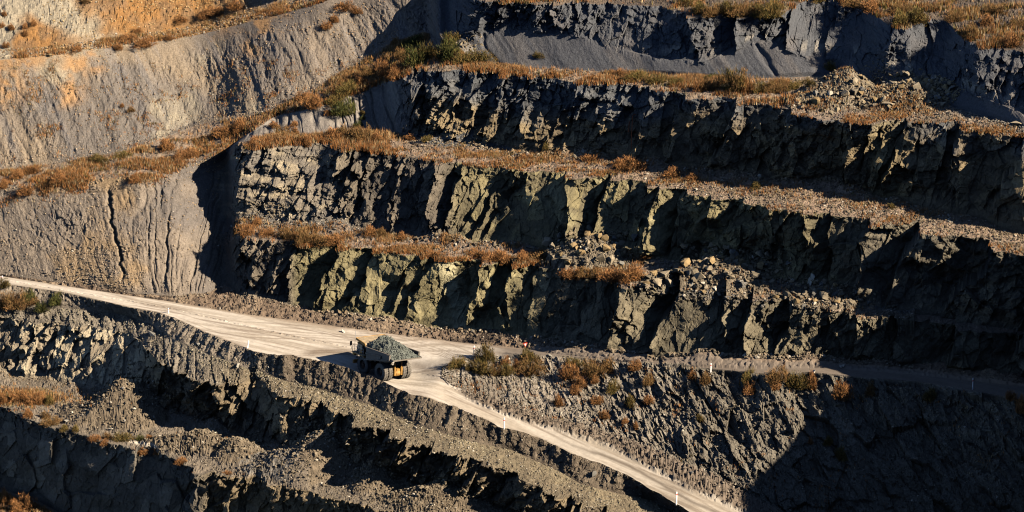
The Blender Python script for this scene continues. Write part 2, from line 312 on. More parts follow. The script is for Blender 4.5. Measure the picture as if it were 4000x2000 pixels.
slope('mtoe', 'mcrest', mid, e0=1.2, e1=.8, xr=(1120, 1160, 4000, 4001))
def bermf(u, z, g):
    y = g[..., 1]; q = u*.8-y*.6+.25*z
    d = .34*vn2(q/1.7, q*0, 81)+.22*vn2(q/.7, z*.4, 82)+.2*fbm2(q*2.2, z*1.6, 3, 83)
    return d+.25*facets(q/.55, z/.5, 84, 1.6)[0]
slope('btoe', 'rfront', bermf, n=(-.3, -.6, .6), e0=.8, e1=.5, xr=(-500, -499, 4000, 4001))
def shoulder(u, z, g):
    q = u+.5*z; y = g[..., 1]
    return .3*fbm2(q*.7, y*.4, 3, 91)+.3*facets(q/.9, z/1.1, 92, 1.5)[0]+.25*gully(u, z, 1.5, 1, .5, 93, .3)
slope('w6crest', 'btoe', shoulder, n=(-.1, -.5, .8), e0=.4, e1=.6, xr=(-500, -499, 560, 640))

# ------------------------------------------------------------------ ground roughness and heaps
gx = G[..., 0].astype(f32); gy = G[..., 1].astype(f32)
def bump(a, b, amp, sc_, seed, xr=None, kind='f'):
    sl = rows(a, b); x = gx[sl]; y = gy[sl]
    w = np.ones(x.shape, f32)
    t = np.linspace(0, 1, x.shape[0])[:, None]; w = w*sst(0, .08, t)*sst(0, .08, 1-t)
    if xr: w = w*sst(xr[0], xr[1], X0[sl])*(1-sst(xr[2], xr[3], X0[sl]))
    h = facets(x/sc_, y/sc_, seed, 1.5)[0] if kind == 'f' else fbm2(x/sc_, y/sc_, 4, seed)
    G[sl][..., 2] += amp*w*h
for i, (a, b) in enumerate((('w5crest','w6toe'),('w6crest','btoe'),('w1crest','w2toe'),('w2crest','w3toe'),('w3crest','w4toe'),('w4crest','t4back'))):
    bump(a, b, .35, 4.0, 700+i, kind='n'); bump(a, b, .16, .55, 710+i); bump(a, b, .12, 1.1, 720+i)
bump('rback', 'w1toe', .5, 1.6, 731, kind='n'); bump('rback', 'w1toe', .35, .6, 732); bump('rmid', 'mtoe', .25, .6, 733, kind='n')
bump('mtoe', 'mcrest', .25, .8, 735, xr=(1130, 1170, 4000, 4001), kind='n')
bump('t4back', 'top', .8, 5, 741, kind='n'); bump('t4back', 'top', .25, .8, 742)
sl = rows('rfront', 'mtoe'); t_ = np.concatenate([np.linspace(0, 1, RS['rmid']-RS['rfront']), np.ones(RS['mtoe']-RS['rmid']+1)])[:, None]
wm = sst(.80, .95, t_)*sst(1150, 1230, X0[sl]); G[sl][..., 2] += wm*(.35+.5*facets(gx[sl]/.9, gy[sl]/.7, 751, 1.5)[0]+.4*facets(gx[sl]/.4, gy[sl]/.35, 752, 1.5)[0])
# debris along the foot of the walls
def apron(n, hgt, wid, seed, xr=(-500, 4000), noise=.7):
    k = ORDER.index(n); r0 = max(0, RS[n]-60); r1 = min(NR, RS[n]+60); sl = slice(r0, r1)
    g = G[sl]; y0 = PT[n][:, 1][None]; z0 = PT[n][:, 2][None]; x = g[..., 0]; d = g[..., 1]-y0
    hh = hgt*(.45+.55*vn2(x/6., x*0, seed)+noise*.5*vn2(x/2.1, x*0, seed+1))
    hh = np.clip(hh, 0, None)*(X0[sl] > xr[0])*(X0[sl] < xr[1])
    H = z0+hh*np.clip(1-(-d)/wid, 0, 1)+hh*np.clip(d, 0, 3)*.8*0
    H = H+.22*facets(x/.6, g[..., 1]/.6, seed+2, 1.5)[0]*(hh > .1)
    m = (H > g[..., 2]) & (d > -wid) & (d < 2.5) & (hh > .05)
    g[..., 2] = np.where(m, H, g[..., 2])
APR = [('w1toe', 1.4, 2.8, 801, (560, 2700)), ('w2toe', 1.3, 2.6, 811, (600, 2300)), ('w3toe', 1.6, 3.0, 821, (1040, 2500)), ('w6toe', 1.8, 3.0, 831, (-400, 1500))]
for a in APR: apron(*a)
# heaps: photograph position of the top, its height above the bench, radius factor, bench height at that place
HEAPS = []
def heap(px, py, zb, h, rf_=1.45, sx=1.0, rubble=.3, seed=0, a=None, b=None):
    c = at(px, py, zb+h); R = h*rf_
    x = G[..., 0]; y = G[..., 1]
    sl = slice(RS[a], RS[b]) if a else slice(0, NR)
    x = G[sl][..., 0]; y = G[sl][..., 1]
    ddx = (x-c[0])/sx; ddy = y-c[1]; rr = np.sqrt(ddx*ddx+ddy*ddy)
    msk = rr < R*1.6
    if not msk.any(): return
    rr = rr*(1+.18*vn2(np.arctan2(ddy, ddx)*1.6, rr*0, seed))
    H = zb+h*(1-np.sqrt(rr*rr+.16*h*.3)/R)+.03*h
    H = H+rubble*facets(x/.7, y/.7, seed+1, 1.6)[0]+rubble*.6*facets(x/.35, y/.35, seed+2, 1.6)[0]+.25*fbm2(x/2.2, y/2.2, 3, seed+3)
    if a: H = np.minimum(H, zb-.15+.8*np.linalg.norm(G0[sl]-PT[a][None], axis=2))
    zz = G[sl][..., 2]; m = msk & (H > zz) & (H > zb+.05) & (zz > zb-.45)
    # only where the heap lies in front of the wall, so that it leans on it
    G[sl][..., 2] = np.where(m, H, zz)
    HEAPS.append((c, R, zb, h, px, py, sx))
heap(309, 956, -11, 5.6, 1.5, 1.0, .25, 901, 'w5crest', 'w6crest')
heap(250, 1005, -11, 2.6, 2.0, 1.5, .15, 905, 'w5crest', 'w6crest')
heap(504, 1080, -11, 2.6, 1.6, 1.2, .35, 911, 'w5crest', 'w6crest')
heap(450, 1095, -11, 1.6, 2.2, 1.6, .35, 912, 'w5crest', 'w6crest')
heap(595, 1097, -11, 2.9, 1.5, 1.0, .2, 921, 'w5crest', 'w6crest')
heap(809, 1084, -11, 5.6, 1.45, 1.0, .12, 931, 'w5crest', 'w6crest')
heap(740, 1130, -11, 3.0, 2.0, 1.3, .35, 932, 'w5crest', 'w6crest')
heap(942, 1164, -11, 3.0, 1.5, 1.3, .2, 941, 'w5crest', 'w6crest')
heap(1100, 1215, -11.3, 3.2, 1.8, 1.6, .3, 951, 'w5crest', 'w6crest')
heap(1492, 596, 12.3, 4.0, 1.5, 1.5, .3, 961, 'w1crest', 'w2crest')
heap(1800, 648, 12.8, 4.4, 1.5, 1.7, .3, 971, 'w1crest', 'w2crest')
heap(1700, 686, 12.9, 1.9, 2.0, 1.7, .3, 973, 'w1crest', 'w2crest')
heap(2085, 728, 12.9, 2.0, 1.9, 2.2, .3, 975, 'w1crest', 'w2crest')
heap(2130, 168, 38.4, 4.6, 1.5, 1.0, .2, 981, 'w3crest', 'w4crest')
heap(2140, 212, 38.3, 2.9, 1.9, 2.2, .3, 983, 'w3crest', 'w4crest')
heap(2290, 205, 39.0, 3.2, 1.7, 2.0, .3, 985, 'w3crest', 'w4crest')
heap(740, 500, 10.9, 2.6, 1.9, 2.2, .12, 987, 'w1crest', 'w2crest')
heap(680, 505, 10.8, 2.8, 1.6, 1.4, .15, 988, 'w1crest', 'w2crest')
heap(1165, 100, 34.8, 3.0, 1.3, .9, .05, 989, 'w3crest', 'talus4')
heap(1170, 262+60, 23, 2.4, 1.7, 2.2, .1, 990, 'w2crest', 'w3crest')
heap(1290, 345, 23, 1.8, 1.7, 2.2, .1, 991, 'w2crest', 'w3crest')
# the truck stands on ground that falls a little to its right and front
TA = math.radians(52); TF = Vector((-math.cos(TA), math.sin(TA), 0)); TL = Vector((-math.sin(TA), -math.cos(TA), 0))
TPITCH = math.radians(-3.5); TROLL = math.radians(7.5)
tcon = Vector(at(963, 957, 0.0))                       # where the left rear tyre meets the road
TM = Matrix((( TF.x, TL.x, 0), (TF.y, TL.y, 0), (0, 0, 1))).to_4x4() @ Matrix.Rotation(-TPITCH, 4, 'Y') @ Matrix.Rotation(TROLL, 4, 'X') @ Matrix.Scale(1.07, 4)
TM.translation = tcon - (TM.to_3x3() @ Vector((0, 1.75, 0)))
tn = (TM.to_3x3() @ Vector((0, 0, 1))).normalized()
sl = rows('rfront', 'w1toe'); g = G[sl]; o = TM.translation
dd = np.sqrt((g[..., 0]-o.x-TF.x*2)**2+(g[..., 1]-o.y-TF.y*2)**2)
zp = o.z-((g[..., 0]-o.x)*tn.x+(g[..., 1]-o.y)*tn.y)/tn.z
w = 1-sst(4.5, 10, dd)
g[..., 2] = g[..., 2]*(1-w)+zp*w

# ------------------------------------------------------------------ colour of rock, soil and road (albedo, linear)
gx = G[..., 0].astype(f32); gy = G[..., 1].astype(f32); gz = G[..., 2].astype(f32)
COL = np.zeros((NR, NC, 3), f32); COL[:] = (.17, .14, .11)
def c3(*a): return np.array(a, f32)
def mixc(A, B, t): return A*(1-t[..., None])+B*t[..., None]
def nz(sl, s1, seed, o=4, ax=1, az=1): return fbm2(gx[sl]*s1*ax+.3*gz[sl]*s1, (gz[sl]+gy[sl]*.3)*s1*az, o, seed)
def xw(sl, a, b): return sst(a, b, X0[sl])
def hf(a, b, sl):
    return np.linspace(0, 1, gx[sl].shape[0])[:, None]*np.ones((1, NC), f32)
# left hill, upper slope
sl = rows('w4toe', 'w4crest'); h = hf(0, 0, sl)
hl = mixc(c3(.255, .20, .14), c3(.165, .142, .12), sst(-.25, .4, nz(sl, .09, 1001)))
hl = mixc(hl, c3(.31, .265, .19), sst(.1, .6, nz(sl, .16, 1002)))
hl = mixc(hl, c3(.17, .145, .125), xw(sl, 500, 1000)*.8)
stk = fbm2((gx[sl]+.75*gz[sl])*.9, (gz[sl]-.4*gx[sl])*.05, 4, 1008); hl = hl*(1+.3*stk)[..., None]; hl = mixc(hl, c3(.155, .145, .14), sst(.15, .45, stk)*.5)
org = sst(.0, .35, nz(sl, .07, 1003)+1.5*(h-.83)-.15*xw(sl, 300, 600))
gs = np.exp(-((X0[sl]-190+40*(1-h))/30)**2)*sst(.45, .6, h)+np.exp(-((X0[sl]-655+60*(1-h))/45)**2)*sst(.45, .9, h)+np.exp(-((X0[sl]-15)/40)**2)*sst(.5, .7, h)
hl = mixc(hl, c3(.38, .22, .10), np.clip(org*.75*sst(-.35, .25, nz(sl, .55, 1007))*(X0[sl] < 760)+gs*sst(-.3, .3, nz(sl, .4, 1004)), 0, .9))
w4 = mixc(c3(.085, .088, .094), c3(.13, .12, .115), sst(0, .6, nz(sl, .2, 1005)))
w4 = mixc(w4, c3(.35, .31, .25), .8*sst(.55, .75, ID[sl])*np.exp(-((h-.58)/.05)**2)*xw(sl, 1560, 1640))
tal = mixc(c3(.088, .09, .097), c3(.125, .118, .115), sst(-.1, .5, fbm2((gx[sl]+.75*gz[sl])*.6, gz[sl]*.05, 3, 1006)))
m4 = (np.arange(sl.start, sl.stop) < RS['talus4'])[:, None]*np.ones((1, NC))
w4 = np.where(m4[..., None] > .5, tal, w4)
COL[sl] = mixc(hl, w4, xw(sl, 1085, 1115))
sl = rows('w4crest', 'top'); h = hf(0, 0, sl)
up_ = mixc(c3(.30, .155, .055), c3(.23, .135, .065), sst(-.3, .3, nz(sl, .5, 1010)))
up_ = mixc(up_, c3(.33, .28, .20), np.clip(sst(-.1, .25, nz(sl, .09, 1011)-.6*(X0[sl]-230)/300), 0, 1))
up_ = mixc(up_, c3(.26, .21, .16), xw(sl, 560, 700)*.8)
COL[sl] = mixc(up_, mixc(c3(.11, .085, .065), c3(.16, .12, .085), sst(-.2, .3, nz(sl, .2, 1012))), xw(sl, 1080, 1130))  # upper right ground coloured darker to stand for the dim shade there
# benches
def floor(a, b, base, alt, seed):
    sl = rows(a, b); t = sst(-.25, .35, nz(sl, .25, seed)); COL[sl] = mixc(c3(*base), c3(*alt), t)
    COL[sl] *= (1+.25*nz(sl, 1.6, seed+1, 3))[..., None]
floor('w3crest', 'w4toe', (.20, .15, .105), (.26, .195, .14), 1020)
floor('w2crest', 'w3toe', (.215, .16, .115), (.28, .20, .14), 1023)
floor('w1crest', 'w2toe', (.20, .155, .115), (.27, .20, .145), 1026)
floor('w5crest', 'w6toe', (.165, .135, .10), (.215, .175, .13), 1029)
floor('w6crest', 'btoe', (.15, .12, .08), (.205, .165, .105), 1032)
floor('rback', 'w1toe', (.16, .115, .08), (.25, .185, .125), 1035)
# rock walls
def wcol(a, b, fn, seed):
    sl = rows(a, b); c = fn(sl)
    c = c*(1+.35*(ID[sl]-.5)+.22*nz(sl, .8, seed, 4))[..., None]
    c = c*(.82+.18*CR[sl])[..., None]          # rock colour darkens along the cracks
    COL[sl] = c
def c_w3(sl):
    h = hf(0, 0, sl)
    a = mixc(c3(.16, .125, .08), c3(.23, .175, .10), sst(.4, .8, ID[sl]))
    b = mixc(c3(.088, .092, .096), c3(.15, .145, .135), sst(.5, .9, ID[sl]))
    t = np.clip(sst(.35, .7, h+.25*nz(sl, .3, 1041)-.35*xw(sl, 1500, 1800)), 0, 1)
    c = mixc(a, b, t); c = mixc(c, c3(.11, .105, .10), (1-xw(sl, 1000, 1100))*.8)
    ys = np.exp(-((X0[sl]-2225)/55)**2)*sst(.6, .3, h) if False else np.exp(-((X0[sl]-2225)/60)**2)
    return mixc(c, c3(.24, .19, .10), ys*.7)
wcol('w3toe', 'w3crest', c_w3, 1042)
def c_w2(sl):
    h = hf(0, 0, sl); x = X0[sl]
    cream = mixc(c3(.20, .17, .13), c3(.34, .28, .19), sst(-.1, .4, nz(sl, .35, 1051, az=3)))
    cream = mixc(cream, c3(.15, .135, .12), np.clip(sst(-.1, .3, nz(sl, .18, 1052))+.0*h, 0, 1)*.8)
    br = mixc(c3(.115, .098, .078), c3(.17, .14, .10), sst(.4, .9, ID[sl]))
    ol = mixc(c3(.15, .128, .078), c3(.22, .185, .098), sst(.35, .8, ID[sl]))
    ol = mixc(ol, c3(.30, .265, .15), sst(.3, .6, nz(sl, .28, 1053))*.6)
    ol = mixc(ol, c3(.14, .122, .095), xw(sl, 2020, 2200)*.8)
    c = mixc(cream, br, xw(sl, 800, 880)); return mixc(c, ol, xw(sl, 1110, 1170))
wcol('w2toe', 'w2crest', c_w2, 1054)
def c_w1(sl):
    br = mixc(c3(.13, .11, .085), c3(.20, .165, .12), sst(.4, .9, ID[sl]))
    yl = mixc(c3(.18, .155, .085), c3(.25, .212, .112), sst(.3, .8, ID[sl]))
    yl = mixc(yl, c3(.46, .41, .25), sst(.2, .6, nz(sl, .25, 1061)+.3*np.exp(-((X0[sl]-1140)/60)**2)-.1)*.8)
    og = mixc(c3(.125, .108, .074), c3(.18, .152, .10), sst(.4, .8, ID[sl]))
    c = mixc(br, yl, xw(sl, 725, 760)); return mixc(c, og, xw(sl, 1270, 1420))
wcol('w1toe', 'w1crest', c_w1, 1064)
def c_w6(sl):
    a = mixc(c3(.27, .22, .155), c3(.38, .32, .22), sst(.4, .9, ID[sl])); b = mixc(c3(.135, .108, .075), c3(.215, .165, .10), sst(.4, .9, ID[sl]))
    return mixc(a, b, xw(sl, 330, 400))
wcol('w6toe', 'w6crest', c_w6, 1067)
wcol('w5toe', 'w5crest', lambda sl: mixc(mixc(c3(.10, .09, .075), c3(.17, .15, .12), sst(.4, .9, ID[sl])), c3(.21, .155, .085), xw(sl, 480, 560)*.7), 1070)
sl = rows('bot', 'w5toe'); COL[sl] = mixc(c3(.24, .19, .14), c3(.18, .14, .10), sst(-.2, .2, nz(sl, .4, 1073)))
# slope between the road and the old ramp, left
sl = rows('w1toe', 'w3crest'); h = hf(0, 0, sl)
lh = mixc(c3(.215, .175, .135), c3(.145, .125, .108), sst(-.2, .35, nz(sl, .12, 1081)))
lh = mixc(lh, c3(.29, .20, .11), sst(.05, .4, nz(sl, .13, 1082)-.5*np.abs(X0[sl]-230)/200+.1)*.8)
lh = lh*(1+.2*nz(sl, 1.2, 1083))[..., None]
w = 1-sst(520, 566, X0[sl]); COL[sl] = mixc(COL[sl], lh, w)
sl = rows('w3toe', 'w3crest'); gc = mixc(c3(.20, .175, .15), c3(.25, .22, .185), sst(-.3, .3, nz(sl, .5, 1084)))
COL[sl] = mixc(COL[sl], gc, sst(575, 600, X0[sl])*(1-sst(1000, 1050, X0[sl])))
# slope between the two roads, edge heap and shoulder
sl = rows('mtoe', 'mcrest')
mc = mixc(c3(.185, .155, .12), c3(.25, .215, .17), sst(-.2, .3, nz(sl, .3, 1091))); mc = mixc(mc, c3(.12, .11, .085), xw(sl, 1450, 1850)*.6)
COL[sl] = mc*(1+.3*nz(sl, 1.5, 1092))[..., None]
sl = rows('btoe', 'rfront'); bc = mixc(c3(.115, .09, .065), c3(.16, .127, .09), sst(-.2, .4, nz(sl, .5, 1093)))
bc = mixc(c3(.21, .175, .135), bc, xw(sl, 600, 740)); COL[sl] = bc*(1+.35*nz(sl, 1.8, 1094))[..., None]
sl = rows('w6crest', 'btoe'); COL[sl] = mixc(mixc(c3(.135, .115, .09), c3(.2, .17, .13), sst(-.2, .2, nz(sl, .5, 1095))), COL[sl], xw(sl, 480, 640))
sl = rows('w6toe', 'w6crest')
# roads
def road(a, b, seed):
    sl = rows(a, b); x = gx[sl]; y = gy[sl]
    along = x*.82-y*.57; ac = x*.57+y*.82
    wr = sst(1000, 1150, X0[sl]); al = along*wr+(x*.97-y*.2)*(1-wr); ac = ac*wr+(y+.42*x)*(1-wr)
    ac = ac+1.2*fbm2(al*.05, ac*.1, 2, seed)
    c = mixc(c3(.54, .475, .39), c3(.41, .35, .275), sst(-.15, .35, fbm2(al*.05, ac*.9, 4, seed+1)))
    c = mixc(c, c3(.24, .19, .145), sst(.08, .45, fbm2(al*.08+9, ac*1.3, 4, seed+2))*.7)
    return sl, c*(1+.14*fbm2(al*.4, ac*3, 4, seed+3))[..., None]
MAIN = np.ones((NR, NC), bool)
for a, b, sd in (('rfront', 'rmid', 1101), ('rmid', 'mtoe', 1101)):
    sl, c = road(a, b, sd); t = hf(0, 0, sl)
    if a == 'rfront':
        # the wheel track down the ramp and its brown inner margin
        trk = np.exp(-((t-.52+.05*fbm2(gx[sl]*.1, gx[sl]*0, 2, 1107))/.07)**2)*xw(sl, 1380, 1520)
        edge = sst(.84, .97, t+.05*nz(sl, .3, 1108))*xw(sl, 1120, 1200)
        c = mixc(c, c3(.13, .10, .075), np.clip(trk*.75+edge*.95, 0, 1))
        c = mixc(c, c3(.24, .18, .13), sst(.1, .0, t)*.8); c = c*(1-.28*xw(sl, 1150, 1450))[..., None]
        tr2 = np.exp(-((t-.25+.06*fbm2(gx[sl]*.08, gx[sl]*0, 2, 1117))/.035)**2)+np.exp(-((t-.72+.06*fbm2(gx[sl]*.08, gx[sl]*0+4, 2, 1118))/.03)**2); c = mixc(c, c3(.2, .155, .115), .45*np.clip(tr2, 0, 1)*sst(-.4, .3, nz(sl, .12, 1119)))
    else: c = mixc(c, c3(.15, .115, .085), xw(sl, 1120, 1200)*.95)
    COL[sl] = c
for a, b in (('mtoe', 'mcrest'), ('mcrest', 'rback')):
    sl, c = road(a, b, 1101); t = hf(0, 0, sl)
    if a == 'mtoe': COL[sl] = mixc(c, COL[sl], xw(sl, 1118, 1132))
    else:
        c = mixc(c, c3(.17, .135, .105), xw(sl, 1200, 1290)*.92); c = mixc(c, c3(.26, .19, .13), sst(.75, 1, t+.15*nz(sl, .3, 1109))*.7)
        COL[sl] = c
sl = rows('rfront', 'rback')   # shade patch painted into the colour left of the truck, with curved tyre marks
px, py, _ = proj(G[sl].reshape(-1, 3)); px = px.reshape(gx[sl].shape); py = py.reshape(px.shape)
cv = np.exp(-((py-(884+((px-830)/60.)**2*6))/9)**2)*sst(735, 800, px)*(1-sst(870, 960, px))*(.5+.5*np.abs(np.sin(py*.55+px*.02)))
pu = np.exp(-((px-1010)/190)**2-((py-905)/26)**2)
COL[sl] = mixc(COL[sl], c3(.66, .60, .51), np.clip(pu*.85, 0, 1)*(.6+.4*nz(sl, .3, 1131)))
for k_ in range(9):    # ruts that swing from the left road round on to the ramp
    tt_ = np.linspace(0, 1, 40); rx = 560+tt_*900; ry = 812+tt_*70+(np.clip(tt_-.45, 0, 1)**1.6)*430+(k_-4)*7.5*(1-.3*tt_)
    yy_ = np.interp(px, rx, ry); COL[sl] = mixc(COL[sl], c3(.23, .18, .135), np.clip(np.exp(-((py-yy_-1.5*np.sin(px*.02+k_))/1.3)**2)*sst(560, 640, px)*(1-sst(1330, 1450, px))*(.45+.6*vn2(px*.013+k_*3.1, px*0, 1140)), 0, .8))
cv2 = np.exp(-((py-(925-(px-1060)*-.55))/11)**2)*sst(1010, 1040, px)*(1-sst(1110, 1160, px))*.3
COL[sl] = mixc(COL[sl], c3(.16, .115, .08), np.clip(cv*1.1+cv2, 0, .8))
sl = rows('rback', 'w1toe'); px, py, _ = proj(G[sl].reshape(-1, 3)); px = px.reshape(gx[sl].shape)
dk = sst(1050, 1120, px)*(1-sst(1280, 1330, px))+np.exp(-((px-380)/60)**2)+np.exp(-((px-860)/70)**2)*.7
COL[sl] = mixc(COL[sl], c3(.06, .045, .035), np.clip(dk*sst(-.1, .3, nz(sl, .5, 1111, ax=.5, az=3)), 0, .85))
# pale dust patches on the low bench
sl = rows('w5crest', 'w6toe'); px, py, _ = proj(G[sl].reshape(-1, 3)); px = px.reshape(gx[sl].shape); py = py.reshape(px.shape)
pt = np.exp(-((px-380)/70)**2-((py-(1118+(px-380)*.12))/6)**2)+np.exp(-((px-50)/55)**2-((py-1008)/6)**2)
COL[sl] = mixc(COL[sl], c3(.55, .48, .38), sst(.35, .6, pt+.15*nz(sl, .6, 1112)))
hh = HEAPS
for (c, R, zb, h_, px_, py_, sx) in HEAPS:
    col = c3(.16, .125, .085) if zb < 0 else c3(.185, .15, .105)
    if 30 < zb < 35: col = c3(.17, .155, .14)
    if 20 < zb < 30: col = c3(.12, .118, .115)
    if px_ in (740, 680): col = c3(.15, .135, .115)
    d = np.sqrt(((gx-c[0])/sx)**2+(gy-c[1])**2); m = (d < R*1.15) & (gz > zb+.25) & (gz < zb+h_+.6) & (CR >= -1)
    H = zb+h_*(1-d/R); m &= np.abs(gz-H) < .8
    cc = col[None]*(1+.5*(facets(gx[m]/.6, gy[m]/.6, 1200)[1]-.5)+.2*vn2(gx[m], gy[m], 1201))[:, None]
    COL[m] = cc
COL = np.clip(COL, .015, .8)

# ------------------------------------------------------------------ materials
def mat(name, col=None, rough=.95, attr=False, noise=1.0, bump=.0, bscale=3.0, spec=.2, metal=0, var=0.0, detail=.35):
    m = bpy.data.materials.new(name); m.use_nodes = True; n = m.node_tree.nodes; l = m.node_tree.links
    b = n['Principled BSDF']; b.inputs['Roughness'].default_value = rough; b.inputs['Metallic'].default_value = metal
    b.inputs['Specular IOR Level'].default_value = spec
    if attr:
        s = n.new('ShaderNodeAttribute'); s.attribute_name = 'Col'; src = s.outputs['Color']
    else:
        s = n.new('ShaderNodeRGB'); s.outputs[0].default_value = (*col, 1); src = s.outputs[0]
    tc = n.new('ShaderNodeTexCoord'); ge = n.new('ShaderNodeNewGeometry')
    nz_ = n.new('ShaderNodeTexNoise'); nz_.inputs['Scale'].default_value = noise; nz_.inputs['Detail'].default_value = 8; nz_.inputs['Roughness'].default_value = .7
    l.new(ge.outputs['Position'] if attr else tc.outputs['Object'], nz_.inputs['Vector'])
    mr = n.new('ShaderNodeMapRange'); mr.inputs[1].default_value = .3; mr.inputs[2].default_value = .7
    mr.inputs[3].default_value = 1-detail; mr.inputs[4].default_value = 1+detail; l.new(nz_.outputs[0], mr.inputs[0])
    last = mr.outputs[0]
    if var:
        oi = n.new('ShaderNodeObjectInfo'); m2 = n.new('ShaderNodeMapRange'); m2.inputs[3].default_value = 1-var; m2.inputs[4].default_value = 1+var
        l.new(oi.outputs['Random'], m2.inputs[0]); mm = n.new('ShaderNodeMath'); mm.operation = 'MULTIPLY'
        l.new(last, mm.inputs[0]); l.new(m2.outputs[0], mm.inputs[1]); last = mm.outputs[0]
    vm = n.new('ShaderNodeVectorMath'); vm.operation = 'SCALE'; l.new(src, vm.inputs[0]); l.new(last, vm.inputs['Scale'])
    l.new(vm.outputs[0], b.inputs['Base Color'])
    if bump:
        bp = n.new('ShaderNodeBump'); bp.inputs['Strength'].default_value = 1; bp.inputs['Distance'].default_value = bump
        n2 = n.new('ShaderNodeTexNoise'); n2.inputs['Scale'].default_value = bscale; n2.inputs['Detail'].default_value = 6; n2.inputs['Roughness'].default_value = .65
        l.new(ge.outputs['Position'] if attr else tc.outputs['Object'], n2.inputs['Vector'])
        l.new(n2.outputs[0], bp.inputs['Height']); l.new(bp.outputs[0], b.inputs['Normal'])
    return m
M_ROCK = mat('rock', attr=True, noise=2.2, bump=.22, bscale=2.6, detail=.3)
M_SOIL = mat('soil', attr=True, noise=3.0, bump=.16, bscale=4.0, detail=.35)
M_ROAD = mat('road_dust', attr=True, noise=1.2, bump=.03, bscale=3.0, detail=.15)
M_PLANT = mat('dry_plants', attr=True, noise=2.0, detail=.3)

def make_mesh(name, v, f, mt=None, col=None, smooth=False):
    me = bpy.data.meshes.new(name)
    v = np.ascontiguousarray(v, f32); f = np.ascontiguousarray(f, np.int32); k = f.shape[1]
    me.vertices.add(len(v)); me.vertices.foreach_set('co', v.ravel())
    me.loops.add(f.size); me.loops.foreach_set('vertex_index', f.ravel())
    me.polygons.add(len(f)); me.polygons.foreach_set('loop_start', np.arange(0, f.size, k, dtype=np.int32))
    me.polygons.foreach_set('loop_total', np.full(len(f), k, np.int32))
    if smooth: me.polygons.foreach_set('use_smooth', np.ones(len(f), bool))
    else: me.polygons.foreach_set('use_smooth', np.zeros(len(f), bool))
    me.update(calc_edges=True)
    if col is not None:
        a = me.color_attributes.new('Col', 'FLOAT_COLOR', 'POINT')
        a.data.foreach_set('color', np.concatenate([col, np.ones((len(col), 1))], 1).astype(f32).ravel())
    if mt: me.materials.append(mt)
    return me
def link(name, me, **kw):
    o = bpy.data.objects.new(name, me); C.objects.link(o)
    for k, v in kw.items(): o[k] = v
    return o
# faces of the grid sorted into the pieces of ground they belong to
KIND = np.zeros((NR-1, NC-1), np.int8)
NAMES = []
def piece(name, a, b, mt, m=None, smooth=False):
    NAMES.append((name, mt, smooth)); k = len(NAMES); s_ = slice(RS[a], RS[b])
    if m is None: KIND[s_] = k
    else: KIND[s_] = np.where(m(X0[s_, :-1]), k, KIND[s_])
    return k
piece('pit_ground', 'bot', 'w5toe', M_SOIL)
piece('rock_face', 'w5toe', 'w5crest', M_ROCK)
piece('bench_ground', 'w5crest', 'w6toe', M_SOIL)
piece('rock_face', 'w6toe', 'w6crest', M_ROCK)
piece('bench_ground', 'w6crest', 'btoe', M_SOIL)
piece('earth_berm', 'btoe', 'rfront', M_SOIL)
piece('haul_road', 'rfront', 'rback', M_ROAD, smooth=True)
piece('slope', 'mtoe', 'mcrest', M_SOIL, lambda x: x > 1118)
piece('verge_ground', 'rback', 'w1toe', M_SOIL)
piece('rock_face', 'w1toe', 'w1crest', M_ROCK)
piece('bench_ground', 'w1crest', 'w2toe', M_SOIL)
piece('rock_face', 'w2toe', 'w2crest', M_ROCK)
piece('bench_ground', 'w2crest', 'w3toe', M_SOIL)
piece('rock_face', 'w3toe', 'w3crest', M_ROCK)
NAMES.append(('hillside', M_SOIL, False)); k_ = len(NAMES); s_ = slice(RS['w1toe'], RS['w3crest']); KIND[s_] = np.where(X0[s_, :-1] < 575, k_, KIND[s_])
piece('bench_ground', 'w3crest', 'w4toe', M_SOIL)
piece('hillside', 'w4toe', 'w4crest', M_SOIL)
piece('scree_slope', 'w4toe', 'talus4', M_SOIL, lambda x: x > 1100)
piece('rock_face', 'talus4', 'w4crest', M_ROCK, lambda x: x > 1100)
piece('upper_ground', 'w4crest', 'top', M_SOIL)
VI = np.arange(NR*NC).reshape(NR, NC)
Q = np.stack([VI[:-1, :-1], VI[:-1, 1:], VI[1:, 1:], VI[1:, :-1]], -1)
GF = G.reshape(-1, 3); CF = COL.reshape(-1, 3)
for k, (nm, mt, smt) in enumerate(NAMES, 1):
    q = Q[KIND == k]
    if not len(q): continue
    u, inv = np.unique(q, return_inverse=True)
    link(nm, make_mesh(nm, GF[u], inv.reshape(-1, 4), mt, CF[u], smt), kind='structure')
# unseen hillside under and behind the camera, added to block sky light
def side_sheet():
    xs = np.linspace(-700, 900, 161); prof = [(-140, -26), (-165, -26), (-185, -8), (-200, -8), (-222, 18), (-236, 18), (-262, 48), (-278, 48), (-305, 80), (-322, 80), (-350, 112), (-368, 112), (-395, 142), (-408, 143), (-424.5, 172.6), (-450, 173.5), (-500, 210), (-580, 270), (-640, 300), (-800, 320), (-1100, 330)]
    V = []
    for (y, z) in prof:
        k = .5 if z < 170 else 0
        yy = y+3*vn2(xs/40, xs*0+y*.1, 5)*min(1, abs(y+424)/20)
        V.append(np.stack([xs, yy, z+1.2*vn2(xs/15, xs*0+y, 6)*min(1, abs(y+424)/20)], 1))
    V = np.array(V); n, m = V.shape[:2]; I = np.arange(n*m).reshape(n, m)
    q = np.stack([I[:-1, :-1], I[1:, :-1], I[1:, 1:], I[:-1, 1:]], -1).reshape(-1, 4)
    c = np.tile(np.array([.13, .11, .09]), (n*m, 1))
    link('sky_block_hillside', make_mesh('sky_block_hillside', V.reshape(-1, 3), q, M_SOIL, c), kind='structure')
side_sheet()
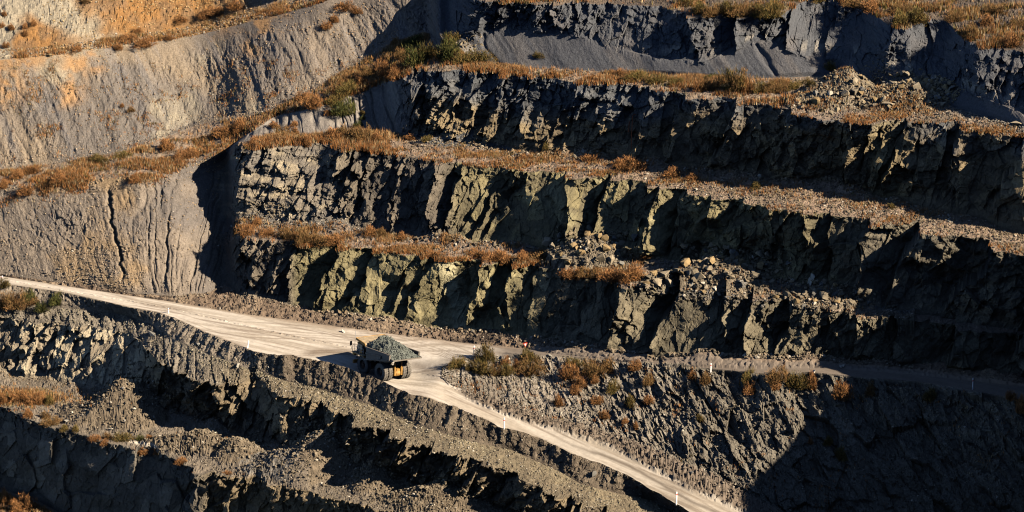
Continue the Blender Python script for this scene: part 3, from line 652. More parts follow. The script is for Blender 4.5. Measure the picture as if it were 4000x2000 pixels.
def right_mass():  # unseen mass out of frame, added and shaped to cast the lower-right shadow
    ys = np.linspace(-330, -44, 150); prof = [(84, -30), (88, -18), (92, -16), (97, 6), (101, 8), (105, 26), (109, 28), (112.5, 44.5), (125, 46), (150, 52), (260, 60), (420, 70)]
    V = []
    for (x, z) in prof:
        k = 1 if z > -25 else 0
        V.append(np.stack([x+(ys+44)*-.06+1.6*vn2(ys/7, ys*0+z, 15)+.8*vn2(ys/2.5, ys*0+z, 17), ys, z+k*1.3*vn2(ys/9, ys*0+x*.1, 16)+k*.5*vn2(ys/2.2, ys*0+x*.1, 18)], 1))
    V = np.array(V)[:, :]; n, m = V.shape[:2]; back = V[:, -1:].copy(); back[..., 2] = -30; back[..., 1] += 6
    V = np.concatenate([V, back], 1); m += 1; I = np.arange(n*m).reshape(n, m)
    q = np.stack([I[:-1, :-1], I[:-1, 1:], I[1:, 1:], I[1:, :-1]], -1).reshape(-1, 4)[:, ::-1]
    link('shadow_cast_hillside', make_mesh('shadow_cast_hillside', V.reshape(-1, 3), q, M_SOIL, np.tile(np.array([.12, .10, .08]), (n*m, 1))), kind='structure')
right_mass()
# ------------------------------------------------------------------ picking places on the finished ground
PXF, PYF, PWF = proj(GF); PXF = PXF.astype(f32); PYF = PYF.astype(f32)
ROWI = np.repeat(np.arange(NR), NC)
# nearest surface seen at each 4 x 4 display-pixel cell
BW, BH = 680, 360
bi = ((PYF+60)/4).astype(int); bj = ((PXF+60)/4).astype(int)
ok = (bi >= 0) & (bi < BH) & (bj >= 0) & (bj < BW)
cell = np.where(ok, bi*BW+bj, 0); o_ = np.argsort(-PWF[ok], kind='stable'); ids = np.nonzero(ok)[0][o_]
BUF = np.full(BW*BH, -1); BUF[cell[ids]] = ids
def ground_at(px, py):
    """world point of the ground seen at a photograph position"""
    for rad in range(0, 8):
        i0 = int((py+60)/4); j0 = int((px+60)/4); best = -1; bd = 1e9
        for i in range(i0-rad, i0+rad+1):
            for j in range(j0-rad, j0+rad+1):
                if 0 <= i < BH and 0 <= j < BW and BUF[i*BW+j] >= 0:
                    k = BUF[i*BW+j]; d = (PXF[k]-px)**2+(PYF[k]-py)**2
                    if d < bd: bd = d; best = k
        if best >= 0: return GF[best].copy()
    return at(px, py, 0)
def inrows(a, b): return (ROWI >= RS[a]) & (ROWI < RS[b])
INVIEW = (PXF > -40) & (PXF < 2616) & (PYF > -40) & (PYF < 1330)
def pick(mask, n, wgt=None, seed=0):
    ids = np.nonzero(mask & INVIEW)[0]; rg = np.random.default_rng(seed)
    if wgt is not None:
        w = np.clip(wgt[ids], 0, None)+1e-9; ids = rg.choice(ids, n, p=w/w.sum())
    else: ids = rg.choice(ids, n)
    p = GF[ids].copy(); p[:, :2] += rg.normal(0, .05, (n, 2)); return p, ids

# ------------------------------------------------------------------ broken stones
def stone_bm(seed, n=11, flat=.75):
    rg = random.Random(seed); bm = bmesh.new()
    for _ in range(n):
        v = Vector((rg.gauss(0, 1), rg.gauss(0, 1), rg.gauss(0, 1))).normalized()
        # push towards a box so that the blocks have flat broken faces
        m = max(abs(v.x), abs(v.y), abs(v.z)); v = v*(.45+.55/m)*.5
        bm.verts.new((v.x*rg.uniform(.8, 1.15), v.y*.8, v.z*flat))
    r = bmesh.ops.convex_hull(bm, input=bm.verts)
    junk = [e for e in r['geom_interior'] if isinstance(e, bmesh.types.BMVert)]
    bmesh.ops.delete(bm, geom=junk, context='VERTS')
    return bm
ST = []
for s_ in range(14):
    bm = stone_bm(50+s_, random.Random(s_).choice((8, 10, 12, 14)), random.Random(s_).uniform(.5, .9))
    bmesh.ops.triangulate(bm, faces=bm.faces); bm.verts.ensure_lookup_table()
    v = np.array([x.co[:] for x in bm.verts]); f = np.array([[x.index for x in y.verts] for y in bm.faces]); ST.append((v, f)); bm.free()
def rot3(rg, n):
    q = rg.normal(size=(n, 4)); q /= np.linalg.norm(q, axis=1)[:, None]; w, x, y, z = q.T
    return np.stack([np.stack([1-2*(y*y+z*z), 2*(x*y-z*w), 2*(x*z+y*w)], -1), np.stack([2*(x*y+z*w), 1-2*(x*x+z*z), 2*(y*z-x*w)], -1), np.stack([2*(x*z-y*w), 2*(y*z+x*w), 1-2*(x*x+y*y)], -1)], 1)
def stones(name, sets, seed):
    """one mass of loose stones: sets = [(points, size lo, size hi, colours n x 3)]"""
    V, F, K, off = [], [], [], 0; rg = np.random.default_rng(seed)
    for pts, lo_, hi_, cols in sets:
        n = len(pts); kind = rg.integers(0, len(ST), n); s = lo_*(hi_/lo_)**(rg.random(n)**1.8)
        for k in range(len(ST)):
            m = np.nonzero(kind == k)[0]
            if not len(m): continue
            v, f = ST[k]; R = rot3(rg, len(m))
            sc3 = s[m][:, None, None]
            vv = np.einsum('nij,vj->nvi', R, v)*sc3
            vv[..., 2] *= .85
            vv = vv+pts[m][:, None, :]; vv[..., 2] += s[m][:, None]*.16
            V.append(vv.reshape(-1, 3)); F.append((f[None]+(np.arange(len(m))*len(v))[:, None, None]+off).reshape(-1, 3))
            cc = cols[m]*(.75+.5*rg.random((len(m), 1))); K.append(np.repeat(cc, len(v), 0)); off += len(m)*len(v)
    me = make_mesh(name, np.concatenate(V), np.concatenate(F), M_STONE, np.concatenate(K))
    return link(name, me, kind='stuff')
M_STONE = mat('stone', attr=True, noise=4.0, bump=.05, bscale=6, detail=.25)
def sc_cols(n, base, alt, pale, seed):
    rg = np.random.default_rng(seed); t = rg.random((n, 1)); c = np.array(base)*(1-t)+np.array(alt)*t
    p = rg.random(n) < pale; c[p] = np.array((.42, .37, .29)); return c
def near_line(n_, w_, side=-1):
    """weight of the ground within w_ metres of a line (in front of it)"""
    y0 = np.tile(PT[n_][:, 1], NR); d = (GF[:, 1]-y0); return np.exp(-(d/w_)**2)
wx = np.ones(len(GF))
pile_w = np.zeros(len(GF)); pile_big = np.zeros(len(GF))
for (c, R, zb, h_, px_, py_, sx) in HEAPS:
    d = np.sqrt(((GF[:, 0]-c[0])/sx)**2+(GF[:, 1]-c[1])**2)/R
    lv = (GF[:, 2] > zb-.3) & (GF[:, 2] < zb+h_+.5); q = np.clip(1.25-d, 0, 1)*lv
    if px_ in (1492, 1800, 1700, 2085, 2140, 2290): pile_big = np.maximum(pile_big, q)
    pile_w = np.maximum(pile_w, q*(1 if px_ not in (1165, 740) else .4))
cl = fbm2(GF[:, 0]*.25, GF[:, 1]*.25, 3, 55)
def mk(a, b, n, w, lo_, hi_, base, alt, pale, seed, extra=None):
    m = inrows(a, b)
    if extra is not None: m &= extra
    p, ids = pick(m, n, w, seed); return (p, lo_, hi_, sc_cols(n, base, alt, pale, seed))
xr = lambda a, b: (PXF > a) & (PXF < b)
BR, OC, GR = (.18, .145, .10), (.23, .17, .105), (.14, .135, .125)
stones('loose_rubble', [
    mk('w1crest', 'w2toe', 5000, near_line('w2toe', 1.6)+.12+.5*sst(1700, 1900, PXF), .12, .6, BR, GR, .06, 1, xr(560, 2300)),
    mk('w2crest', 'w3toe', 9000, near_line('w3toe', 1.8)+.10+.55*sst(1500, 1800, PXF), .12, .55, BR, OC, .06, 2, xr(1000, 2576)),
    mk('w3crest', 'w4toe', 4000, .12+2*sst(1980, 2080, PXF)*(.3+near_line('w4toe', 2.0)), .12, .5, BR, GR, .05, 3, xr(1000, 2576)),
    mk('rback', 'w1toe', 5000, near_line('w1toe', 1.4)+.08, .12, .6, (.17, .13, .09), (.25, .20, .14), .08, 4, xr(440, 2300)),
    mk('w5crest', 'w6toe', 5000, near_line('w6toe', 1.8)+.15*sst(380, 450, PXF)+.04, .12, .45, BR, OC, .06, 5),
    mk('w1toe', 'w2crest', 900, np.exp(-((PXF-800)/150.)**2), .1, .4, GR, (.3, .26, .2), .3, 6, xr(610, 1000) & (PYF > 500) & (PYF < 575)),
    ], 11)
stones('loose_rubble', [
    (lambda q: (q[0], .14, .6, sc_cols(14000, BR, (.24, .19, .12), .05, 7)))(pick(pile_w > .1, 14000, pile_w+.1, 7)),
    (lambda q: (q[0], .3, .85, sc_cols(1600, BR, (.27, .21, .13), .08, 41)))(pick((pile_w > .15) & (GF[:, 2] < 0), 1600, pile_w, 41)),
    mk('rfront', 'mtoe', 3500, sst(.8, .95, (ROWI-RS['rfront'])/(RS['mtoe']-RS['rfront'])), .1, .4, (.14, .11, .08), (.2, .16, .12), .06, 42, xr(1160, 2000)),
    mk('w1toe', 'w1crest', 500, np.exp(-((PXF-1760)/140)**2)*(GF[:, 2] > np.tile(PT['w1crest'][:, 2], NR)-1.6), .2, .7, BR, GR, .05, 61),
    mk('rback', 'w1toe', 260, near_line('w1toe', 1.2), .5, 1.2, (.17, .14, .10), OC, .08, 62, xr(700, 2100)),
    mk('w2crest', 'w3toe', 300, near_line('w3toe', 1.5), .5, 1.1, (.17, .14, .10), OC, .05, 63, xr(1200, 2300)),
    mk('w1crest', 'w2toe', 260, near_line('w2toe', 1.3), .5, 1.1, (.17, .14, .10), OC, .05, 64, xr(1000, 2200)),
    (lambda q: (q[0], .4, 1.2, sc_cols(1500, BR, (.29, .23, .14), .05, 8)))(pick(pile_big > .08, 1500, pile_big+.12, 8)),
    ], 12)
stones('slope_debris', [
    mk('mtoe', 'mcrest', 11000, .25+np.clip(cl, 0, 1)+near_line('mtoe', 2)*.6, .1, .5, (.18, .15, .115), (.22, .185, .13), .05, 9, xr(1110, 2576)),
    mk('btoe', 'bcrest', 4500, None, .08, .35, (.13, .11, .08), (.22, .185, .13), .10, 10, xr(360, 1900)),
    mk('w6crest', 'btoe', 7000, .2+np.clip(cl, 0, 1), .08, .38, (.2, .17, .12), (.30, .26, .17), .22, 13),
    mk('w4toe', 'w4crest', 6500, .2+np.clip(cl, 0, 1)+2*near_line('w4toe', 2.5), .08, .4, (.28, .22, .16), (.35, .22, .11), .08, 14, xr(-40, 1000)),
    mk('w4crest', 'top', 5500, .3+np.clip(cl, 0, 1)*(PXF > 120), .1, .5, (.36, .22, .10), (.42, .29, .14), .06, 15, xr(100, 760)),
    mk('w1toe', 'w3crest', 5000, .2+np.clip(cl, 0, 1)+np.exp(-((PXF-260)/70)**2)*(PYF > 620)*2, .08, .45, (.25, .2, .15), (.34, .24, .14), .05, 16, xr(-40, 560)),
    mk('w4crest', 't4back', 1500, None, .1, .5, (.3, .24, .17), (.25, .23, .2), .1, 17, xr(-40, 1000)),
    ], 13)

# named boulders: the ones that stand out, then the larger blocks of every heap
def stone_mesh(seed, n, flat, mt):
    bm = stone_bm(seed, n, flat)
    bmesh.ops.dissolve_limit(bm, angle_limit=math.radians(12), verts=bm.verts, edges=bm.edges)
    bmesh.ops.bevel(bm, geom=list(bm.edges), offset=.02, segments=1, affect='EDGES')
    bmesh.ops.triangulate(bm, faces=bm.faces)
    me = bpy.data.meshes.new('boulder'); bm.to_mesh(me); bm.free(); me.materials.append(mt); return me
MB_ = [mat('boulder_brown', (.25, .205, .14), noise=1.6, bump=.06, bscale=5, var=.3), mat('boulder_grey', (.16, .15, .13), noise=1.6, bump=.06, bscale=5, var=.3), mat('boulder_ochre', (.27, .19, .095), noise=1.6, bump=.06, bscale=5, var=.25), mat('boulder_pale', (.46, .42, .34), noise=1.6, bump=.05, bscale=5, var=.15)]
SM = [[stone_mesh(300+i*7+j, [9, 11, 14, 10, 12][i], [.8, .6, .9, .7, .5][i], MB_[j]) for i in range(5)] for j in range(4)]
def boulder(p, size, mi, rg, label, group=None, sq=(1, 1, 1), sink=.22):
    o = bpy.data.objects.new('boulder', SM[mi][rg.randrange(5)]); C.objects.link(o)
    o.rotation_euler = (rg.uniform(-.5, .5), rg.uniform(-.5, .5), rg.uniform(0, 6.28))
    o.scale = (size*sq[0], size*sq[1], size*sq[2]); o.location = (p[0], p[1], p[2]+size*sq[2]*sink)
    o['label'] = label; o['category'] = 'boulder'
    if group: o['group'] = group
    return o
rgb_ = random.Random(5)
BIG = [(1668, 690, 3.1, 0, (1, .8, 1.15), 'biggest squared brown boulder, standing on the bench left of the second heap'),
    (1630, 697, 2.2, 0, (1, .8, .8), 'split brown boulder leaning against the left side of the biggest boulder'),
    (1654, 718, 2.0, 0, (1, .8, .8), 'wedge-shaped brown boulder in front of the biggest squared boulder'),
    (1688, 718, 1.7, 0, (1, .8, .8), 'upright brown boulder right of the wedge-shaped one, front of the heap'),
    (1622, 716, 1.3, 0, (1, .8, .7), 'low ochre boulder at the left front corner of the second heap'),
    (1728, 690, 1.9, 1, (1, .8, .9), 'pointed grey boulder just right of the biggest squared boulder'),
    (1431, 655, 2.1, 0, (1.1, .8, .8), 'large slab-like boulder on the left flank of the first heap'),
    (1408, 678, 1.5, 0, (1, .8, .8), 'brown boulder lying alone at the left foot of the first heap'),
    (1790, 662, 1.6, 2, (1, .8, 1), 'ochre boulder topping the second heap of the lowest bench'),
    (1826, 690, 1.6, 0, (1, .8, 1), 'rounded brown boulder on the right flank of the second heap'),
    (1868, 722, 1.7, 1, (.8, .8, 1.1), 'tall grey boulder at the right end of the second heap'),
    (2036, 712, 2.0, 3, (.9, .6, 1.5), 'tall pale slab of rock standing on edge against the dark wall'),
    (2010, 722, 1.3, 0, (1, .8, .8), 'brown boulder at the left foot of the tall pale slab'),
    (2075, 745, 1.6, 0, (1.2, .8, .8), 'flat brown boulder lying right of the tall pale slab'),
    (2050, 757, 1.4, 2, (1, .8, .8), 'ochre boulder in front of the tall pale slab'),
    (2151, 235, 2.3, 0, (.8, .8, 1.5), 'tall pyramid-shaped boulder in the upper heap, left half'),
    (2238, 262, 2.2, 0, (1.3, .8, .9), 'broad slanting boulder at the front of the upper heap'),
    (2196, 252, 1.5, 2, (.9, .8, 1.1), 'ochre boulder left of the broad slanting boulder in the upper heap'),
    (2068, 278, 1.2, 2, (1, .8, .9), 'yellowish boulder lying alone in front of the upper heap'),
    (2089, 284, 1.1, 0, (1, .8, .8), 'dull brown boulder right of the lone yellowish boulder'),
    (2372, 264, 1.6, 0, (1, .8, 1), 'cracked brown boulder at the right end of the upper heap'),
    (2266, 222, 1.5, 2, (1, .8, .9), 'squared ochre boulder near the crest of the upper heap'),
    (2322, 206, 1.2, 2, (1.2, .8, .8), 'reddish boulder on top of the right half of the upper heap'),
    (2562, 310, 2.0, 0, (1.3, .8, .7), 'dark low boulder at the right end of the upper bench'),
    (312, 414+38, 0, 0, (1, 1, 1), ''),
    (125, 142, 1.3, 2, (1, .8, .9), 'reddish boulder on the brow of the hill, far left'),
    (189, 129, .9, 3, (1, .8, .8), 'small white rock on the brow of the hill'),
    (381, 843, 1.7, 1, (1.2, .8, .7), 'grey slab perched at the corner of the road edge'),
    (378, 857, 1.3, 0, (1.2, .8, .6), 'brown slab just below the grey slab at the road corner'),
    (597, 922, 1.1, 3, (1, .8, .9), 'white boulder on the ledge below the road berm'),
    (497, 867, .9, 3, (1, .8, .8), 'pale boulder on the spur above the dark recess'),
    (167, 1062, 1.1, 1, (1, .8, .9), 'dark boulder on the low bench left of the tall earth cone'),
    (212, 1032, .8, 3, (1, .8, .8), 'white stone at the left foot of the tall earth cone'),
    (277, 1078, .8, 3, (1, .8, .8), 'white stone at the front foot of the tall earth cone'),
    (1230, 345+40, .1, 3, (1, 1, 1), ''),
    (1083, 876, .0, 3, (1, 1, 1), ''),
    (783, 836, .0, 3, (1, 1, 1), ''),
    (862, 833, .9, 3, (1.3, .8, .7), 'pale rock lying on the verge behind the truck'),
    (1272, 905, 1.2, 3, (1.2, .8, .8), 'rounded pale boulder among the shrubs near the yield sign'),
    (1381, 894, 1.0, 3, (1, .8, .9), 'pale round boulder on the edge of the upper road, right of the sign'),
    (1434, 968, 1.0, 1, (1.3, .8, .6), 'flat grey boulder halfway down the slope below the sign'),
    (2113, 921, .7, 3, (1, .8, .9), 'left one of two white stones beside the upper road'),
    (2120, 923, .7, 3, (1, .8, 1), 'right one of two white stones beside the upper road'),
    (2046, 936, .8, 3, (1.2, .8, .8), 'white pointed stone on the edge of the upper road behind shrubs'),
    (1492, 1192, 1.4, 1, (1.1, .8, .7), 'dark grey boulder set into the berm beside the ramp'),
    (1738, 1190, 1.0, 1, (1, .8, 1), 'grey rock at the foot of the slope above the ramp')]
for px, py, s_, mi, sq, lab in BIG:
    if s_ < .3: continue
    o = boulder(ground_at(px, py), s_, mi, rgb_, lab, sq=sq)
    if s_ >= 1.9: o.data = SM[mi][3]; o.rotation_euler = (.1, -.05, rgb_.choice((.35, .5, 1.9)))
def fill(n, mask, w, lo_, hi_, label, group, seed, mats=(0, 0, 1, 2)):
    p, ids = pick(mask, n, w, seed)
    for k in range(n):
        boulder(p[k], lo_*(hi_/lo_)**(rgb_.random()**1.5), rgb_.choice(mats), rgb_, label, group)
def hw(lst):
    w = np.zeros(len(GF))
    for (c, R, zb, h_, px_, py_, sx) in HEAPS:
        if px_ in lst:
            d = np.sqrt(((GF[:, 0]-c[0])/sx)**2+(GF[:, 1]-c[1])**2)/R
            w = np.maximum(w, np.clip(1.2-d, 0, 1)*((GF[:, 2] > zb-.2) & (GF[:, 2] < zb+h_+.5)))
    return w
for n, lst, lo_, hi_, lab, grp in (
    (62, (1492,), .95, 1.9, 'one of the many brown angular boulders heaped on the bench, left heap', 'boulders of the left heap'),
    (78, (1800, 1700), 1.0, 2.2, 'one of the many brown angular boulders heaped around the biggest boulder', 'boulders of the middle heap'),
    (44, (2085,), .85, 1.8, 'one of the brown boulders scattered round the tall pale slab', 'boulders round the pale slab'),
    (76, (2140, 2290), .8, 1.7, 'one of the many angular boulders of the heap on the upper bench', 'boulders of the upper heap')):
    w = hw(lst); fill(n, w > .1, w, lo_, hi_, lab, grp, 1300+n)

# ------------------------------------------------------------------ dry grass and shrubs
def blades(P0, h, wd_, cols, rg, spread=.18, lean=.35, per=5):
    n = len(P0); P_ = np.repeat(P0, per, 0); m = len(P_)
    P_ = P_+np.concatenate([rg.normal(0, spread, (m, 2)), np.zeros((m, 1))], 1)
    H = np.repeat(h, per)*rg.uniform(.55, 1.15, m); a = rg.uniform(0, 6.283, m); L = rg.uniform(0, lean, m)*H; b = rg.uniform(0, 6.283, m)
    W = np.repeat(wd_, per)
    d = np.stack([np.cos(a)*W, np.sin(a)*W, np.zeros(m)], 1)
    tip = P_+np.stack([np.cos(b)*L, np.sin(b)*L, H], 1)
    base = P_-np.array([0, 0, .08])
    V = np.stack([base-d, base+d, tip], 1).reshape(-1, 3); F = np.arange(3*m).reshape(-1, 3)
    c = np.repeat(cols, per, 0)*rg.uniform(.6, 1.35, (m, 1)); K = np.repeat(c, 3, 0)
    return V, F, K
def grass(name, sets, seed):
    rg = np.random.default_rng(seed); V, F, K, off = [], [], [], 0
    for P0, hl, hh_, cols in sets:
        n = len(P0); v, f, k = blades(P0, rg.uniform(hl, hh_, n), rg.uniform(.03, .06, n), cols, rg)
        V.append(v); F.append(f+off); K.append(k); off += len(v)
    return link(name, make_mesh(name, np.concatenate(V), np.concatenate(F), M_PLANT, np.clip(np.concatenate(K), .01, .8)), kind='stuff')
def gcol(n, seed, green=.12):
    rg = np.random.default_rng(seed); t = rg.random((n, 1)); c = np.array((.33, .135, .042))*(1-t)+np.array((.42, .22, .085))*t
    g_ = rg.random(n) < green; c[g_] = np.array((.17, .13, .035)); b_ = rg.random(n) < .22; c[b_] = np.array((.20, .115, .06)); y_ = rg.random(n) < .12; c[y_] = np.array((.50, .38, .21)); return c
def gs_(a, b, n, w, hl, hh_, seed, extra=None, green=.1):
    m = inrows(a, b)
    if extra is not None: m &= extra
    p, i = pick(m, n, w, seed); return (p, hl, hh_, gcol(n, seed, green))
cl2 = np.clip(fbm2(GF[:, 0]*.2, GF[:, 1]*.35, 4, 77)+.02, 0, 1)*3
cl3 = np.clip(fbm2(GF[:, 0]*.35, GF[:, 1]*.5, 3, 78)+.05, 0, 1)
def tband(a, b): # 0 at the front line, 1 at the back
    r_ = (ROWI-RS[a])/(RS[b]-RS[a]); return r_
tb = tband('w3crest', 'w4toe')
grass('dry_grass', [
    gs_('w3crest', 'w4toe', 15000, (.04+cl2)*(.4+sst(.1, .5, tb)), .35, .9, 21, xr(1020, 1990), .08),
    gs_('w3crest', 'w4toe', 7500, (.04+cl2), .3, .8, 22, xr(-40, 620), .12),
    gs_('w3crest', 'w4toe', 12000, (.06+cl2), .35, 1.0, 23, xr(560, 1080), .22),
    gs_('w3crest', 'w4toe', 3500, (.05+cl2)*(1-tb), .2, .5, 24, xr(1990, 2600), .05),
    ], 31)
grass('dry_grass', [
    gs_('w2crest', 'w3toe', 9000, (.03+cl2)*(1-sst(1500, 1900, PXF)*.75), .2, .6, 25, xr(615, 2600)),
    gs_('w2crest', 'w3toe', 5000, .3+cl2, .5, 1.2, 26, xr(640, 980), .08),
    gs_('w1crest', 'w2toe', 9000, (.05+cl2)*(1-sst(1200, 1450, PXF)*.5), .25, .75, 27, xr(590, 1620) & (pile_big < .3), .05),
    gs_('w1crest', 'w2toe', 500, None, .2, .5, 28, xr(1700, 2200), .05)], 32)
grass('dry_grass', [
    gs_('w4crest', 'top', 13000, .02+cl2, .35, 1.1, 29, xr(1240, 2620), .3),
    gs_('w4crest', 't4back', 3500, .05+cl3*2, .3, .8, 30, xr(-40, 900), .1),
    gs_('w4toe', 'w4crest', 1600, cl3**2*(PYF > 150), .2, .5, 33, xr(-40, 900), .1),
    gs_('w1toe', 'w3crest', 3200, cl2*np.exp(-((PYF-(470-.17*PXF+15))/28)**2), .25, .6, 34, xr(-40, 520), .1),
    gs_('w5crest', 'w6toe', 2600, np.exp(-((PXF-50)/90)**2-((PYF-1000)/14)**2)+.004*cl2, .25, .7, 35, xr(-40, 640), .15),
    gs_('bot', 'w5toe', 2600, None, .4, 1.0, 36, xr(-40, 200), .1),
    gs_('mtoe', 'mcrest', 900, cl3**2, .2, .5, 37, xr(1130, 2576), .1)], 33)

M_BUSH = {}
def bush_mesh(kind, seed):
    rg = np.random.default_rng(seed)
    pal = {'dry': ((.34, .15, .05), (.42, .21, .08), (.24, .11, .045)), 'olive': ((.17, .12, .035), (.24, .15, .05), (.12, .10, .03)), 'green': ((.085, .092, .025), (.14, .12, .035), (.06, .07, .02)), 'brown': ((.23, .12, .045), (.18, .115, .04), (.29, .16, .065))}[kind]
    V, K = [], []
    n = 420
    # woody twigs fan out from the root; tips carry narrow leaves
    for i in range(n):
        a = rg.uniform(0, 6.283); e = math.acos(rg.uniform(.05, 1)); r_ = rg.uniform(.5, 1.0)**.6
        lump = .78+.38*math.sin(a*2+seed)+.18*math.sin(a*5+seed*2+e*3)
        d = np.array([math.cos(a)*math.sin(e), math.sin(a)*math.sin(e), math.cos(e)*1.0]); tip = d*r_*lump*.5
        tip[2] = abs(tip[2])*1.25
        st = d*np.array([.05, .05, 0]); s = np.cross(d, rg.normal(size=3)); s /= np.linalg.norm(s)+1e-6
        if i % 3 == 0:
            V += [st-s*.008, st+s*.008, tip]; K += [np.array(pal[2])*.8]*3
        c = np.array(pal[rg.integers(0, 3)])*rg.uniform(.7, 1.3)
        for j in range(6):
            q = tip+rg.normal(0, .045, 3); u = d*.6+rg.normal(0, .35, 3)+np.array([0, 0, .7]); u = u/np.linalg.norm(u)*rg.uniform(.07, .18)
            s = np.cross(u, rg.normal(size=3)); s = s/(np.linalg.norm(s)+1e-6)*rg.uniform(.006, .012)
            q[2] = max(q[2], 0.0)
            V += [q-s, q+s, q+u]; K += [c*rg.uniform(.8, 1.2)]*3
    V = np.array(V); return make_mesh('shrub', V, np.arange(len(V)).reshape(-1, 3), M_PLANT, np.clip(np.array(K), .01, .8))
BM_ = {k: [bush_mesh(k, 60+10*i+j) for j in range(3)] for i, k in enumerate(('dry', 'olive', 'green', 'brown'))}
LOOK = {'dry': 'dry orange shrub', 'olive': 'olive brown shrub', 'green': 'green leafy shrub', 'brown': 'rust brown shrub'}
rgp = random.Random(9); SHR = []
def shrub(px, py, w, h, kind, zone): SHR.append((px, py, w, h, kind, zone))
Z1 = 'on the slope between the roads'; Z2 = 'beside the upper road'
for a in ((1151,923,40,28,'olive'),(1223,907,52,40,'olive'),(1213,937,48,34,'olive'),(1183,929,22,28,'olive'),(1245,941,30,25,'brown'),(1269,912,28,20,'dry'),(1275,940,28,28,'olive'),(1297,931,24,26,'dry'),(1331,905,54,28,'olive'),(1335,937,66,36,'brown'),(1445,916,44,20,'olive'),(1435,945,50,34,'dry'),(1494,947,60,38,'brown'),(1525,931,50,30,'brown'),(1599,931,32,26,'dry'),(1743,949,36,20,'dry'),(1772,961,36,26,'brown'),(1883,963,44,36,'olive'),(1956,956,60,36,'brown'),(2005,973,50,36,'olive'),(2040,973,34,42,'dry'),(2543,1005,28,22,'dry'),(2567,1037,34,40,'dry'),(2191,988,40,28,'brown'),(2338,1005,42,26,'olive')):
    shrub(*a, Z2)
for a in ((1496,962,28,18,'dry'),(1456,972,34,26,'dry'),(1444,991,26,22,'dry'),(1407,1016,32,26,'dry'),(1542,984,32,32,'olive'),(1503,1012,32,20,'dry'),(1521,1050,28,18,'dry'),(1587,1021,36,26,'olive'),(1631,966,28,28,'brown'),(1633,1012,28,20,'dry'),(1760,1058,20,16,'olive'),(1568,1061,20,14,'dry'),(1596,1078,20,16,'dry'),(1890,987,44,24,'dry'),(1950,977,30,22,'dry'),(2117,1002,46,40,'dry'),(2082,1117,30,20,'olive'),(2114,1152,34,30,'olive'),(2037,1117,14,18,'dry')):
    shrub(*a, Z1)
for a in ((143,765,44,34,'green'),(107,783,34,28,'green'),(42,772,60,42,'brown'),(74,758,36,34,'green'),(86,763,32,14,'brown'),(10,722,30,24,'olive'),(15,775,40,36,'brown')):
    shrub(*a, 'below the road, far left')
for a in ((70,1047,34,18,'dry'),(114,1050,28,14,'brown'),(130,1066,42,20,'brown'),(161,1082,26,14,'olive'),(189,1080,26,14,'olive'),(238,1106,30,16,'dry'),(270,1103,24,16,'brown'),(308,1106,42,20,'olive'),(355,1105,22,18,'green'),(378,1103,24,10,'dry'),(262,1118,24,14,'dry'),(357,1143,32,16,'dry'),(394,1140,20,10,'dry'),(453,1167,32,16,'dry'),(574,1190,24,8,'dry'),(7,1015,24,40,'dry'),(45,1005,50,22,'dry'),(88,1012,44,28,'dry'),(122,1013,36,18,'olive')):
    shrub(*a, 'on the low bench at the left')
for a in ((17,1262,34,34,'dry'),(66,1282,50,36,'dry'),(40,1285,40,30,'dry')): shrub(*a, 'in the bottom left corner')
for a in ((9,38,16,12,'dry'),(7,66,16,12,'dry'),(28,75,22,14,'dry'),(61,68,20,12,'dry'),(84,61,20,14,'dry'),(60,91,20,14,'dry'),(16,117,20,14,'dry'),(213,6,30,14,'brown')): shrub(*a, 'on the pale slope, top left')
for a in ((193,126,36,10,'dry'),(298,122,30,14,'dry'),(326,96,40,14,'dry'),(347,82,26,14,'dry'),(364,112,60,20,'dry'),(425,98,26,12,'dry'),(455,52,50,14,'dry'),(515,42,44,16,'dry'),(543,35,50,18,'dry'),(595,21,60,20,'dry'),(868,21,50,20,'dry'),(896,35,30,14,'dry'),(842,52,26,18,'dry'),(823,70,26,18,'dry')): shrub(*a, 'along the left hill brow')
for a in ((329,277,28,10,'brown'),(305,266,16,8,'dry'),(66,491,44,26,'dry'),(147,453,50,20,'dry'),(336,453,42,18,'dry'),(45,446,40,22,'dry'),(80,432,40,20,'dry'),(8,470,30,22,'dry'),(470,395,60,22,'dry'),(420,375,50,24,'dry'),(560,340,50,24,'dry'),(600,325,50,26,'dry'),(250,405,50,16,'olive'),(310,395,40,14,'olive')): shrub(*a, 'low on the grassy ramp')
for a in ((1043,115,60,30,'green'),(1046,162,64,56,'green'),(994,108,34,16,'brown'),(1017,112,24,16,'olive'),(1130,150,64,60,'green'),(1141,100,36,22,'olive'),(1125,118,36,30,'olive'),(1204,154,60,30,'olive'),(1165,158,40,24,'olive'),(994,196,40,30,'dry'),(1010,150,40,26,'brown'),(960,178,40,26,'dry'),(1075,150,40,40,'olive'),(875,235,60,30,'olive'),(905,215,40,22,'dry'),(868,287,56,46,'green'),(845,262,46,24,'olive'),(830,285,30,16,'dry'),(780,270,46,36,'dry'),(760,250,40,20,'dry'),(930,190,40,28,'brown'),(965,195,40,30,'dry'),(896,316,26,18,'green'),(913,298,16,12,'green'),(914,284,14,10,'olive')): shrub(*a, 'high on the grassy ramp')
